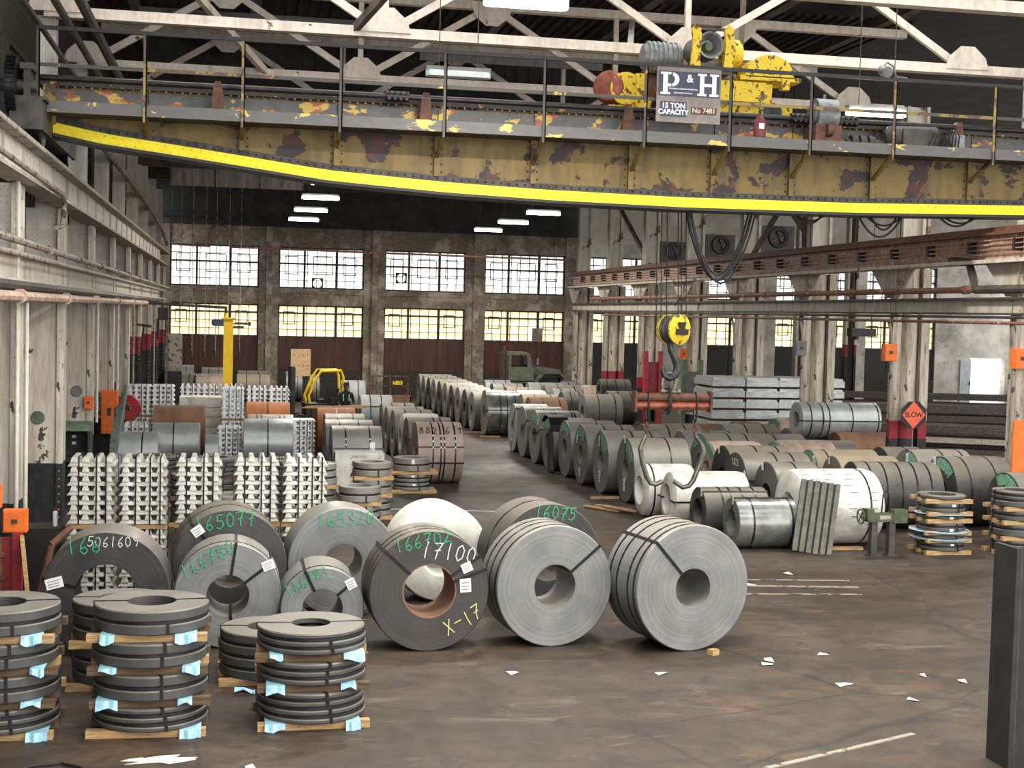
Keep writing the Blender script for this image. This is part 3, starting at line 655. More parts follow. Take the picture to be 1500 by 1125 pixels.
pipe('dark grey pipe hidden above the pinkish lagged pipe', [(-3.15, 10, 4.46), (-3.15, 60, 4.44)], .085, 'dark_steel')
pipe('thin conduit clipped under the thick pale pipe', [(-2.98, 12, 4.88), (-2.98, 62, 4.84)], .03, 'pipe_grey')
pipe('bent conduit dropping over the runway web near the crane end', [(-2.97, 12, 6.2), (-2.97, 24.2, 6.1), (-2.94, 25.2, 6.08), (-2.94, 25.5, 5.95), (-2.97, 25.5, 5.55), (-3.1, 25.5, 5.5)], .045, 'pipe_grey')
pipe('pale pipe snaking along the upper columns to the far end', [(-3.3, 30, 8.15), (-3.28, 44, 8.1), (-3.25, 56, 7.9), (-3.2, 64, 7.55), (-3.1, 66, 7.0)], .09, 'pipe_grey')
for i, (x, y, z0, z1, m) in enumerate([(-3.08, 22.1, 0, 4.3, 'cream_clean'), (-3.2, 22.0, .2, 6, 'cream_clean'), (-3.08, 33.2, 1.5, 4.3, 'cream_clean'), (-3.08, 38.8, .6, 4.4, 'cream_clean'), (-3.06, 44.4, 0, 4.4, 'pipe_grey'), (-3.06, 55.6, 0, 4.3, 'pipe_grey')]):
    pipe('upright conduit running down the %s cream column' % ['nearest cut-off', 'nearest', 'third', 'fourth', 'fifth', 'seventh'][i], [(x, y, z0), (x, y, z1)], .032, m, grp='column conduits')
# boxes on the left columns
def ebox(label, c, d, mat, name='switch_box', cat='switch box', trimmat='dark_steel'):
    t = thing(name, label, cat, (c[0], c[1], c[2] - d[2] / 2)); b = MB(); b.span((-d[0] / 2, -d[1] / 2, 0), (d[0] / 2, d[1] / 2, d[2])); b.build('case', mat, t)
    b = MB(); b.span((-d[0] * .44, -d[1] / 2 - .02, d[2] * .06), (d[0] * .44, -d[1] / 2, d[2] * .94)); b.build('cover', mat, t)
    b = MB(); b.span((-d[0] * .12, -d[1] / 2 - .04, d[2] * .42), (d[0] * .12, -d[1] / 2 - .02, d[2] * .6)); b.build('switch', trimmat, t)
    return t
ebox('cream junction box high beside the runway bracket', (-3.35, 22.5, 5.55), (.32, .2, .42), 'cream_clean', 'junction_box', 'junction box', 'cream')
ebox('small orange switch box on the second cream column', (-3.27, 33.28, 1.95), (.2, .12, .28), 'orange')
ebox('tall orange cabinet between the cream columns', (-3.25, 38.6, 1.35), (.42, .3, 1.15), 'orange', 'electrical_cabinet', 'cabinet')
ebox('orange switch box above the red frame at the frame edge', (-3.12, 19.5, 1.62), (.2, .14, .3), 'orange')
ebox('larger orange switch box mounted on the red frame', (-2.83, 19.45, 1.3), (.3, .18, .3), 'orange')
t = thing('fire_hose_reel', 'dark red round hose reel beside the tall orange cabinet', 'hose reel', (-2.9, 40.2, .9))
b = MB(); b.lathe([(-.1, .1), (-.12, .34), (-.08, .36), (.08, .36), (.12, .34), (.1, .1)], 20, Matrix.Translation((0, 0, .45)) @ Matrix.Rotation(PI / 2, 4, 'Z')); b.build('drum', 'red', t)
b = MB(); b.span((-.05, .1, -.9), (.05, .2, .5)); b.build('bracket', 'red_deep', t)
t = thing('control_console', 'open dark control box with grey hood at the second cream column', 'console', (-3.3, 30.6, .0), 0)
b = MB(); b.span((-.35, -.3, .9), (.35, .3, 1.0)); b.span((-.35, .26, 0), (.35, .3, 1.55)); b.span((-.35, -.3, 0), (-.31, .3, 1.55)); b.span((.31, -.3, 0), (.35, .3, 1.55)); b.build('case', 'black', t)
b = MB(); b.prism([(-.3, 1.55), (.3, 1.55), (.3, 1.68), (-.1, 1.75)], .74, Matrix.Translation((-.37, 0, 0)) @ Matrix(((0, 0, 1, 0), (1, 0, 0, 0), (0, 1, 0, 0), (0, 0, 0, 1)))); b.build('hood', 'green_steel', t)
for z in (1.22, 1.36): b = MB(); b.span((-.06, .22, z), (.02, .26, z + .06)); b.build('switch_plate', 'label', t)

# ---- right columns and runway
def column_right(i, y):
    mat = 'colmn_slow' if i in (1, 5, 6) else 'colmn_low'
    t = thing('column', 'built-up cream steel column of the aisle row, %s from the camera' % ORD[i], 'column', (XR + .5, y, 0), 0, 'columns of the aisle row', ST)
    for x0, x1 in ((-.5, -.27), (.27, .5)):
        b = MB(); b.span((x0, -.06, 0), (x1, .0, 5.6)); b.span((x0 if x0 > 0 else x1 - .04, 0, 0), (x0 + .04 if x0 > 0 else x1, .5, 5.6)); b.build('flange', mat, t)
    b = MB(); b.lathe([(0, .0), (0, .26), (5.6, .26), (5.6, .0)], 20, Matrix.Translation((0, .2, 0)) @ Matrix.Rotation(-PI / 2, 4, 'Y'), closed=False); b.build('core', mat, t)
    b = MB()
    for k in range(34):
        for x in (-.46, -.31, .31, .46): b.rivet((x, -.06, .15 + k * .16), (0, -1, 0), .015)
    b.build('rivets', mat, t, kind='stuff')
    b = MB(); b.span((-.3, -.02, 6.2), (-.22, .4, 9.6)); b.span((.22, -.02, 6.2), (.3, .4, 9.6)); b.span((-.3, .1, 6.2), (.3, .16, 9.6)); b.build('upper_shaft', 'cream', t)
    for sgn in (-1, 1):
        b = MB(); b.prism([(0, 5.55), (sgn * 1.15, 5.55), (sgn * .3, 4.85), (0, 4.85)][::sgn], .05, Matrix.Translation((-.45, .2, 0)) @ Matrix(((0, 0, 1, 0), (1, 0, 0, 0), (0, 1, 0, 0), (0, 0, 0, 1))))
        b.build('knee_bracket', 'cream', t)
for i, y in enumerate(BAYS_R): column_right(i, y)
t = thing('crane_runway', 'dirty runway girder with conductor bars along the aisle columns', 'runway', (XR, 0, 5.6), 0, None, ST)
for k in range(8):
    y0 = 21.3 + 5.6 * k; b = MB(); b.span((-.02, y0, .02), (.02, y0 + 5.55, .58)); b.build('web_panel', 'pipe_pink', t)
b = MB(); b.span((-.25, 20, -.04), (.2, 66.4, .04)); b.build('bottom_flange', 'cream', t)
b = MB(); b.span((-.22, 20, .56), (.22, 66.4, .62)); b.span((-.05, 20, .62), (.05, 66.4, .74)); b.build('rail', 'rust_dark', t)
for z in (.14, .24, .34, .44):
    b = MB(); b.span((-.2, 20, z), (-.17, 66.3, z + .028)); b.build('conductor_bar', 'pipe_red', t)
im = MB(); im.span((-.215, 0, .2), (-.02, .1, .46)); ime = im.mesh('insulator', 'truck_dark')
for k in range(24): obj('insulator', ime, t, (0, 21 + k * 1.86, 0))
t = thing('aisle_lintel', 'dirty cream lintel beam tying the aisle columns', 'beam', (XR, 0, 4.5), 0, None, ST)
for k in range(8):
    y0 = 21.3 + 5.6 * k; b = MB(); b.span((-.03, y0, 0), (.03, y0 + 5.55, .3)); b.build('web_panel', 'cream', t)
b = MB(); b.span((-.16, 20, .28), (.16, 66.4, .33)); b.span((-.16, 20, -.04), (.16, 66.4, 0)); b.build('flanges', 'dark_steel', t)
pipe('worn red pipe with elbow above the aisle lintel', [(15.9, 28.2, 5.0), (15.9, 62, 5.02)], .07, 'pipe_red', collars=[((15.9, 28.6 + 6 * k, 5.0), YD) for k in range(5)])
pipe('dark pipe elbow rising behind the last visible aisle column', [(15.9, 20, 4.98), (15.9, 28.2, 5.0), (15.9, 28.3, 5.25), (15.95, 28.6, 5.6), (15.95, 29.4, 5.68)], .09, 'dark_steel')
pipe('slim conduit along the underside of the aisle lintel', [(15.88, 20, 4.28), (15.88, 60, 4.3)], .035, 'pipe_red')
pipe('second conduit just under the aisle lintel', [(15.86, 20, 4.4), (15.86, 62, 4.42)], .03, 'dark_steel')
for i, y in enumerate(BAYS_R[:5]):
    pipe('curved pale conduit branching off %s aisle column' % ORD[i], [(15.9, y - .1, 4.28), (15.95, y - .12, 4.1), (16.0, y - .1, 3.9), (16.02, y - .1, 2.0)], .04, 'pipe_grey', grp='aisle column conduits')
    if i in (0, 1, 2): ebox('%s switch box on %s aisle column' % (['big orange', 'orange', 'grey'][i], ORD[i]), (15.92 if i else 16.1, y - .16, 3.55 - .05 * i), (.34, .18, .42), ['orange', 'orange', 'grey_steel'][i])
for i, (x, y) in enumerate([(25.5, 60.4), (25.5, 49.2), (30.5, 66)]):
    t = thing('column', ['sooty inner aisle column beside the far galvanised stacks', 'sooty inner aisle column nearer the dark bar racks', 'white and black column near the bright doorway'][i], 'column', (x, y, 0), 0, None, ST)
    b = MB(); b.span((-.3, 0, 0), (-.18, .4, 9.6)); b.span((.18, 0, 0), (.3, .4, 9.6)); b.build('flange', 'colmn_red' if i == 2 else 'cream', t)
    b = MB(); b.span((-.18, .15, 0), (.18, .25, 9.6)); b.build('web', 'brick_dark', t)
# exhaust fans on the aisle uprights
for i, (x, y) in enumerate([(16.4, 43.7), (16.4, 49.3), (16.4, 54.9)]):
    t = thing('exhaust_fan', 'dark boxed wall fan above the runway, %s from the camera' % ORD[i], 'fan', (x + 1.05, y, 6.34), 0, 'boxed fans above the runway')
    b = MB(); b.span((-.6, 0, 0), (.6, .25, 1.0)); b.build('housing', 'dark_steel', t)
    b = MB(); b.lathe([(-.05, .22), (-.08, .34), (0, .36), (0, .2)], 20, Matrix.Translation((.05, 0, .62)) @ Matrix.Rotation(PI / 2, 4, 'Z')); b.build('cowl', 'truck_dark', t)
    for k in range(4):
        b = MB(); a = k * PI / 2 + .4; b.bar((.05 + .03 * math.cos(a), -.03, .62 + .03 * math.sin(a)), (.05 + .26 * math.cos(a), -.03, .62 + .26 * math.sin(a)), .01, .12, up=(0, 1, 0)); b.build('blade', 'dark_steel', t)
# cross bracing above the runway
for i, (a, c) in enumerate([((16.5, 38.2, 6.3), (16.5, 43.4, 9.5)), ((16.5, 43.4, 6.3), (16.5, 38.2, 9.5)), ((16.5, 54.8, 6.3), (16.5, 60.2, 9.3))]):
    b = MB(); b.bar(a, c, .1, .18); b.build('sway_brace', 'truss_dark', cat='brace', kind=ST, label=['diagonal brace over the aisle runway, leaning back', 'diagonal brace over the aisle runway, leaning forward', 'diagonal brace over the runway near the far wall'][i])
# red steel frame and upright by the far aisle columns
for i, (x, y, h, m, lab) in enumerate([(16.35, 53.6, 2.9, 'red', 'bright red stanchion by the far aisle columns'), (15.6, 46.5, 2.8, 'green_steel', 'grey-green machine stanchion below the yellow hook block')]):
    t = thing('stanchion', lab, 'stanchion', (x, y, 0)); 
    for dx in (-.3, .3): b = MB(); b.span((dx - .08, -.1, 0), (dx + .08, .1, h)); b.build('upright', m, t)
    b = MB(); b.span((-.22, .02, h * .35), (.22, .06, h * .85)); b.build('back_plate', 'grey_steel' if i else 'red_deep', t)
ebox('orange switch box with curved pale cable on the green stanchion', (15.2, 46.3, 3.0), (.26, .16, .34), 'orange')
# ================================================================ CRANE
def wb(mb, name, mat, t, **kw):
    """mesh given in world metres, hung under a thing that is not rotated"""
    o = t.location if t.parent is None else t.location + t.parent.location
    mb.v = [(x - o.x, y - o.y, z - o.z) for x, y, z in mb.v]
    return mb.build(name, mat, t, **kw)
CR = thing('overhead_crane', 'old riveted overhead bridge crane with bright yellow bottom flange', 'crane', (6.4, 24.8, 6.24))
ZB = [(-3.4, 7.1), (-3.1, 7.06), (-2.25, 6.9), (-1.1, 6.77), (0, 6.64), (1.55, 6.45), (3.6, 6.33), (5.5, 6.27), (8, 6.24), (11.4, 6.27), (14.95, 6.36), (17.2, 6.5)]
def zb(x):
    for (a, p), (b, q) in zip(ZB, ZB[1:]):
        if x <= b: return p + (q - p) * (x - a) / (b - a)
    return ZB[-1][1]
POSTX = [-3.19, -1.51, .07, 1.69, 3.46, 5.2, 7.02, 8.59, 10.12, 11.74, 13.74, 15.4, 16.9]
def curved(y0, y1, dz0, dz1, xs, top=None):
    """strip following the girder's fish-bellied bottom edge"""
    b = MB(); vs, fs = [], []
    for x in xs:
        z = zb(x); z1 = top if top is not None else z + dz1
        vs += [(x, y0, z + dz0), (x, y1, z + dz0), (x, y0, z1), (x, y1, z1)]
    for i in range(len(xs) - 1):
        a, c = 4 * i, 4 * i + 4
        fs += [(a, c, c + 2, a + 2), (a + 1, a + 3, c + 3, c + 1), (a, a + 1, c + 1, c), (a + 2, c + 2, c + 3, a + 3)]
    m = 4 * (len(xs) - 1); fs += [(0, 2, 3, 1), (m, m + 1, m + 3, m + 2)]
    return b.add(vs, fs)
def lin(a, b, n): return [a + (b - a) * i / n for i in range(n + 1)]
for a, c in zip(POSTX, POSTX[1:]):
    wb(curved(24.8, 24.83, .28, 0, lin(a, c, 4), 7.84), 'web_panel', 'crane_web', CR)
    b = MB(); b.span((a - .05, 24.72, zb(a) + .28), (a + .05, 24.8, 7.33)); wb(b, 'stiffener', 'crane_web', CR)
wb(curved(24.74, 24.8, 0, .19, lin(-3.1, 17.2, 60)), 'bottom_flange_face', 'yellow', CR, label='bright yellow painted flange edge')
wb(curved(24.76, 24.82, .19, .30, lin(-3.1, 17.2, 60)), 'flange_angle', 'dark_steel', CR)
wb(curved(24.6, 25.3, -.05, 0, lin(-3.3, 17.2, 60)), 'bottom_flange', 'gap', CR)
b = MB()
for k in range(140):
    x = -3.0 + k * .144; b.rivet((x, 24.74, zb(x) + .05), (0, -1, 0), .022); b.rivet((x + .07, 24.74, zb(x) + .14), (0, -1, 0), .022)
wb(b, 'flange_rivets', 'yellow', CR, kind='stuff')
b = MB()
for k in range(140):
    x = -3.0 + k * .144; b.rivet((x, 24.76, zb(x) + .245), (0, -1, 0), .024)
for a in POSTX:
    for j in range(7):
        z = zb(a) + .36 + j * .14
        if z < 7.28: b.rivet((a - .09, 24.8, z), (0, -1, 0), .02); b.rivet((a + .09, 24.8, z), (0, -1, 0), .02)
wb(b, 'web_rivets', 'gap', CR, kind='stuff')
b = MB(); b.span((-3.3, 24.65, 7.84), (17.2, 25.3, 7.9)); b.span((-3.3, 24.95, 7.9), (17.2, 25.02, 7.98)); wb(b, 'top_flange', 'rail_worn', CR)
b = MB()
for k in range(150): b.rivet((-3.1 + k * .135, 24.66, 7.82), (0, -1, 0), .022)
wb(b, 'top_rivets', 'rail_yellow', CR, kind='stuff')
# rear girder
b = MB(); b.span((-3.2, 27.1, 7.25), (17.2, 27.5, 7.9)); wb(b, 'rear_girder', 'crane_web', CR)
# walkway
b = MB(); b.span((-3.1, 23.95, 7.33), (17.2, 24.78, 7.36)); wb(b, 'walkway_deck', 'dark_steel', CR)
for a, c in zip(POSTX, POSTX[1:]):
    b = MB(); b.span((a + .02, 23.93, 7.30), (c - .02, 23.955, 7.49)); wb(b, 'toe_plate', 'toe', CR)
    b = MB(); b.span((a + .01, 24.74, 7.40), (c - .01, 24.775, 7.80)); wb(b, 'fascia_panel', 'crane_fascia', CR)
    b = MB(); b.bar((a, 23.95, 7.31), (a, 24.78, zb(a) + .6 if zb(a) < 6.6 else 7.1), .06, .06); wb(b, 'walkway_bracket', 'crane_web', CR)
for i, a in enumerate(POSTX):
    b = MB(); b.span((a - .03, 23.9, 7.2), (a + .03, 23.92, 8.66)); b.span((a + .01, 23.9, 7.2), (a + .03, 23.95, 8.66)); wb(b, 'railing_post', 'rail_yellow' if i in (1, 2, 9, 10) else 'rail_worn', CR)
b = MB(); b.span((-3.2, 23.89, 8.62), (17.2, 23.95, 8.68)); wb(b, 'handrail', 'gap', CR)
for i, (a, c) in enumerate(zip(POSTX, POSTX[1:])):
    b = MB(); b.span((a, 23.93, 8.03), (c, 23.945, 8.09)); wb(b, 'midrail', 'rail_yellow' if i in (1, 7, 8, 9) else 'rail_worn', CR)
b = MB(); b.tube((-3.5, 24.45, 7.93), (17.2, 24.45, 7.93), .052, 12); wb(b, 'line_shaft', 'black_pipe', CR)
for x in (-.35, 3.2, 6.85, 13.3):
    b = MB(); b.prism([(-.12, 7.42), (.12, 7.42), (.08, 7.9), (.05, 8.02), (-.05, 8.02), (-.08, 7.9)], .12, frame((1, 0, 0), (0, 0, 1), (x, 24.52, 0))); wb(b, 'shaft_bearing', 'rust_dark', CR)
    b = MB(); b.prism([(-.2, 7.44), (.2, 7.44), (.06, 7.75), (-.06, 7.75)], .03, frame((1, 0, 0), (0, 0, 1), (x, 24.72, 0))); wb(b, 'bearing_gusset', 'rail_yellow', CR)
for x in (2.7, 10.15, 11.05):
    b = MB(); b.tube((x - .2, 24.45, 7.93), (x + .2, 24.45, 7.93), .095, 14)
    for k in range(4):
        for dz in (.05, -.05): b.tube((x - .15 + k * .1, 24.37, 7.93 + dz), (x - .15 + k * .1, 24.33, 7.93 + dz), .025, 8)
    wb(b, 'shaft_coupling', 'gap', CR)
# drive motor and gear case on the walkway
b = MB(); b.tube((10.35, 24.35, 8.0), (10.75, 24.35, 8.0), .3, 24); b.tube((10.3, 24.35, 8.0), (10.35, 24.35, 8.0), .2, 20); b.tube((10.55, 24.35, 8.28), (10.55, 24.35, 8.38), .03); wb(b, 'gear_case', 'motor', CR)
b = MB(); b.span((10.3, 24.1, 7.36), (10.8, 24.6, 7.8)); b.tube((10.5, 24.1, 7.7), (10.6, 24.1, 7.7), .12, 12); wb(b, 'gear_case_sump', 'rust_dark', CR)
b = MB(); b.tube((11.0, 24.35, 7.55), (11.75, 24.35, 7.55), .05, 10)
for k in range(3): b.lathe([(-.06, .03), (-.06, .12), (.06, .12), (.06, .03)], 14, Matrix.Translation((11.15 + k * .17, 24.35, 7.55)))
wb(b, 'drive_coupling', 'dark_steel', CR)
b = MB(); b.lathe([(11.75, 0), (11.75, .12), (11.85, .24), (12.75, .26), (12.85, .15), (12.85, 0)], 20, Matrix.Translation((0, 24.35, 7.64)), closed=False); b.span((11.95, 24.1, 7.36), (12.7, 24.6, 7.5)); b.span((12.0, 24.06, 7.45), (12.6, 24.12, 7.8)); wb(b, 'travel_motor', 'dark_steel', CR)
b = MB(); b.span((13.0, 24.15, 7.4), (13.28, 24.4, 7.75)); b.span((13.03, 24.13, 7.6), (13.14, 24.15, 7.72)); b.span((13.16, 24.13, 7.45), (13.26, 24.15, 7.58)); wb(b, 'junction_case', 'motor', CR)
b = MB()
for k in range(6): b.path([(12.5 + k * .09, 24.05, 7.5), (12.6 + k * .08, 24.0, 7.75 + .02 * k), (12.75 + k * .07, 24.02, 7.7), (12.85 + k * .05, 24.1, 7.42)], .014, 5)
wb(b, 'motor_cables', 'rubber', CR)
# end truck with bull gear
b = MB(); b.span((-3.55, 23.4, 6.95), (-3.05, 28.2, 7.42)); b.span((-3.6, 23.4, 7.42), (-3.0, 28.2, 7.47)); wb(b, 'end_truck', 'dark_steel', CR)
for y in (23.95, 27.6):
    b = MB(); b.lathe([(-.08, 0), (-.08, .3), (.05, .3), (.06, .36), (.1, .36), (.1, 0)], 24, Matrix.Translation((-3.2, y, 7.08)), closed=False); wb(b, 'truck_wheel', 'gear', CR)
b = MB(); R0 = Matrix.Translation((-3.52, 23.6, 7.65)); b.lathe([(-.07, .1), (-.07, .44), (.07, .44), (.07, .1)], 40, R0)
for k in range(40):
    a = 2 * PI * k / 40; c = Vector((0, -math.sin(a), math.cos(a))); p = Vector((-3.52, 23.6, 7.65)) + c * .455; b.bar(p - Vector((.08, 0, 0)), p + Vector((.08, 0, 0)), .03, .04, up=c)
wb(b, 'bull_gear', 'gear', CR)
b = MB(); b.tube((-3.8, 23.6, 7.65), (-3.15, 23.6, 7.65), .1, 14); b.span((-3.35, 23.5, 7.4), (-3.25, 24.2, 7.95)); b.span((-3.4, 23.45, 7.9), (-3.2, 24.2, 8.0)); wb(b, 'gear_bracket', 'dark_steel', CR)
b = MB(); b.span((-3.2, 24.6, 7.2), (-3.0, 24.85, 7.85)); wb(b, 'end_connection', 'rail_yellow', CR)
# floodlight / horn on the handrail, hanging cables
b = MB(); b.tube((11.55, 23.9, 8.78), (11.55, 24.08, 8.84), .06, 14, r2=.1); b.tube((11.55, 23.86, 8.77), (11.55, 23.9, 8.78), .1, 14, r2=.085); b.span((11.5, 23.9, 8.64), (11.6, 23.98, 8.74)); wb(b, 'warning_horn', 'motor', CR)
b = MB(); b.path([(11.55, 24.0, 8.92), (11.6, 24.0, 8.97), (11.72, 24.0, 8.9), (11.78, 24.0, 8.72), (12.0, 24.0, 8.7)], .018, 6); wb(b, 'horn_conduit', 'motor', CR)
def hang(x0, x1, z, dip, y, r=.02, nm='festoon_cable'):
    b = MB(); b.path([(x0 + (x1 - x0) * k / 14, y, z - dip * math.sin(PI * k / 14) ** .8) for k in range(15)], r, 6); wb(b, nm, 'rubber', CR)
hang(8.25, 9.55, 6.25, 1.3, 25.2, .032); hang(8.35, 9.5, 6.25, 1.2, 25.25, .022); hang(8.3, 9.6, 6.25, 1.36, 25.15, .02)
for x0, x1, d in ((10.3, 10.95, .17), (10.32, 10.9, .22), (11.75, 12.5, .2), (11.85, 12.4, .28), (11.6, 12.5, .42), (13.3, 13.95, .16), (13.4, 14.0, .1), (15.2, 15.8, .2)): hang(x0, x1, 6.28, d, 25.0)
# sign boards
sg = MB(); sg.span((7.2, 23.86, 7.66), (8.38, 23.885, 8.62)); SB = wb(sg, 'sign_board', 'sign_grey', CR, label='grey backed sign board with navy enamel plates')
def subtext(body, size, mat, x, z, y=23.85, **kw):
    return text(body, size, mat, SB, frame((1, 0, 0), (0, 0, 1), Vector((x, y, z)) - CR.location), **kw)
def sub(mb, name, mat): mb.v = [(x - CR.location.x, y - CR.location.y, z - CR.location.z) for x, y, z in mb.v]; return mb.build(name, mat, SB)
b = MB(); b.span((7.23, 23.85, 8.12), (8.35, 23.862, 8.55)); sub(b, 'enamel_plate', 'sign_blue')
b = MB(); b.span((7.27, 23.85, 7.76), (7.75, 23.862, 8.02)); sub(b, 'capacity_plate', 'sign_blue')
def letter(polys, x, z, sc, y=23.846):
    b = MB()
    for p in polys: b.prism([(px * sc, pz * sc) for px, pz in p], .006, frame((1, 0, 0), (0, 0, 1), (x, y, z)))
    sub(b, 'letter', 'sign_white')
SL = lambda x0, z0, x1, z1: [(x0, z0), (x1, z0), (x1, z1), (x0, z1)]
letter([SL(0, 0, .46, .1), SL(.12, .1, .34, .9), SL(0, .9, .5, 1), SL(.34, .36, .55, .48), SL(.5, .88, .56, 1)] + [[(.5 + .38 * math.sin(a) , .68 + .32 * math.cos(a)), (.5 + .38 * math.sin(a + .35), .68 + .32 * math.cos(a + .35)), (.5 + .17 * math.sin(a + .35), .68 + .2 * math.cos(a + .35)), (.5 + .17 * math.sin(a), .68 + .2 * math.cos(a))][::-1] for a in [i * .35 for i in range(9)]], 7.26, 8.14, .39)
letter([SL(0, 0, .42, .1), SL(0, .9, .42, 1), SL(.11, .1, .31, .9), SL(.58, 0, 1, .1), SL(.58, .9, 1, 1), SL(.69, .1, .89, .9), SL(.31, .42, .69, .56)], 7.94, 8.14, .39)
subtext('&', .19, 'sign_white', 7.8, 8.43, bold=.004)
subtext('PAWLING & HARNISCHFEGER CO.', .034, 'sign_white', 7.68, 8.245, bold=.0008); subtext('MILWAUKEE, WIS. U.S.A.', .032, 'sign_white', 7.68, 8.175, bold=.0008)
subtext('15 TON', .125, 'sign_white', 7.51, 7.945, bold=.004); subtext('CAPACITY', .118, 'sign_white', 7.51, 7.835, bold=.004)
subtext('No 7481', .12, 'cream_clean', 8.07, 7.88, bold=.002)
b = MB(); b.span((7.84, 23.85, 7.82), (8.31, 23.858, 7.94)); sub(b, 'number_plate', 'rust_dark')

# ---- hoist trolley
TR = thing('hoist_trolley', 'yellow hoist trolley with grey motor riding the crane behind the sign', 'trolley', (8.6, 26.0, 7.98))
b = MB(); b.span((7.2, 25.0, 8.02), (10.2, 27.3, 8.2)); b.span((8.6, 24.9, 8.2), (9.75, 25.1, 8.6)); wb(b, 'frame', 'yellow_worn', TR)
for x in (7.6, 9.8):
    for y in (25.0, 27.25): b = MB(); b.lathe([(-.06, 0), (-.06, .17), (.06, .17), (.06, 0)], 18, Matrix.Translation((x, y, 8.1)) @ Matrix.Rotation(PI / 2, 4, 'Z'), closed=False); wb(b, 'trolley_wheel', 'gear', TR)
b = MB(); b.tube((7.6, 26.1, 8.65), (9.4, 26.1, 8.65), .33, 24); wb(b, 'rope_drum', 'rust_dark', TR)
my = Matrix.Rotation(PI / 2, 4, 'Z')
b = MB(); b.lathe([(-.1, 0), (-.1, .12), (-.3, .21), (-.32, .25), (.5, .27), (.55, .2), (.55, 0)], 26, Matrix.Translation((8.55, 25.3, 9.28)) @ my, closed=False); wb(b, 'hoist_motor', 'motor', TR)
b = MB(); b.lathe([(-.16, 0), (-.16, .07), (-.08, .1), (-.08, 0)], 16, Matrix.Translation((8.55, 25.25, 9.26)) @ my, closed=False); wb(b, 'shaft_end', 'truck_green', TR)
b = MB(); b.lathe([(-.45, 0), (-.45, .22), (-.35, .28), (.25, .28), (.3, .2), (.3, 0)], 22, Matrix.Translation((7.9, 25.7, 9.12)), closed=False)
for k in range(7): b.lathe([(-.02, .25), (-.02, .3), (.02, .3), (.02, .25)], 22, Matrix.Translation((7.55 + k * .09, 25.7, 9.12)))
wb(b, 'brake_motor', 'motor', TR)
for x in (8.25, 8.88):
    b = MB(); b.prism([(-.09, 8.85), (.09, 8.85), (.07, 9.1), (.1, 9.3), (.08, 9.55), (0, 9.65), (-.08, 9.55), (-.06, 9.3)], .1, frame((1, 0, 0), (0, 0, 1), (x, 25.0, 0))); b.tube((x, 24.99, 9.56), (x, 24.95, 9.56), .06, 12); wb(b, 'brake_arm', 'yellow_worn', TR)
b = MB(); b.bar((8.2, 25.05, 9.58), (8.95, 25.05, 9.58), .05, .05); b.span((8.2, 25.0, 8.75), (8.95, 25.4, 8.95)); wb(b, 'brake_link', 'dark_steel', TR)
b = MB(); b.tube((8.98, 25.5, 9.2), (9.25, 25.5, 9.2), .3, 20); b.tube((9.25, 25.5, 9.2), (9.3, 25.5, 9.2), .24, 20); wb(b, 'coupling_cover', 'yellow_worn', TR)
arc = [(9.2 + .48 - .48 * math.cos(a), 8.72 + .42 * math.sin(a)) for a in [PI * k / 14 for k in range(15)]]
b = MB(); b.prism([(x, z) for x, z in arc][::-1], .55, frame((1, 0, 0), (0, 0, 1), (0, 25.4, 0))); b.span((9.1, 24.85, 8.66), (10.3, 25.6, 8.74)); b.span((9.9, 24.8, 8.5), (10.05, 24.95, 8.7)); wb(b, 'gear_case', 'yellow_worn', TR)
b = MB(); b.span((8.7, 24.84, 8.25), (9.6, 24.9, 8.62)); b.span((9.0, 24.82, 8.25), (9.15, 24.84, 8.52)); wb(b, 'control_case', 'yellow_worn', TR)
b = MB(); b.lathe([(-.12, .0), (-.14, .12), (-.1, .26), (0, .31), (.1, .3), (.14, .1), (.14, 0)], 22, Matrix.Translation((6.72, 25.3, 8.45)) @ Matrix.Rotation(1.1, 4, 'Z'), closed=False); wb(b, 'orange_sheave', 'copper', TR)
b = MB(); b.lathe([(-.06, .0), (-.08, .1), (-.06, .3), (.06, .3), (.08, .1), (.08, 0)], 22, Matrix.Translation((7.0, 25.2, 8.42)) @ my, closed=False); wb(b, 'yellow_sheave', 'yellow_worn', TR)
b = MB(); b.span((7.18, 25.1, 8.1), (7.4, 25.3, 8.7)); b.span((6.7, 25.2, 8.05), (7.3, 25.4, 8.12)); wb(b, 'sheave_bracket', 'yellow_worn', TR)
# fire extinguisher strapped to the walkway fascia
t = thing('fire_extinguisher', 'maroon fire extinguisher standing on the crane walkway', 'extinguisher', (9.2, 24.05, 7.36))
b = MB(); b.lathe([(0, 0), (0, .1), (.02, .11), (.42, .11), (.52, .05), (.54, .03), (.56, 0)], 18, Matrix.Rotation(-PI / 2, 4, 'Y'), closed=False); b.build('cylinder', 'ext_red', t)
b = MB(); b.tube((0, 0, .55), (0, 0, .62), .025); b.bar((0, 0, .62), (.12, 0, .64), .02, .02); b.build('valve', 'gap', t)
b = MB(); b.path([(.02, 0, .6), (-.05, 0, .72), (-.2, 0, .72), (-.26, -.02, .6)], .014, 6); b.build('hose', 'motor', t)
b = MB(); b.lathe([(.1, .112), (.1, .116), (.15, .116), (.15, .112)], 18, Matrix.Rotation(-PI / 2, 4, 'Y')); b.span((.1, -.05, .1), (.22, -.02, .15)); b.build('bracket_band', 'gap', t)
b = MB(); b.span((-.05, -.118, .28), (.04, -.1, .38)); b.build('paper_label', 'label', t)

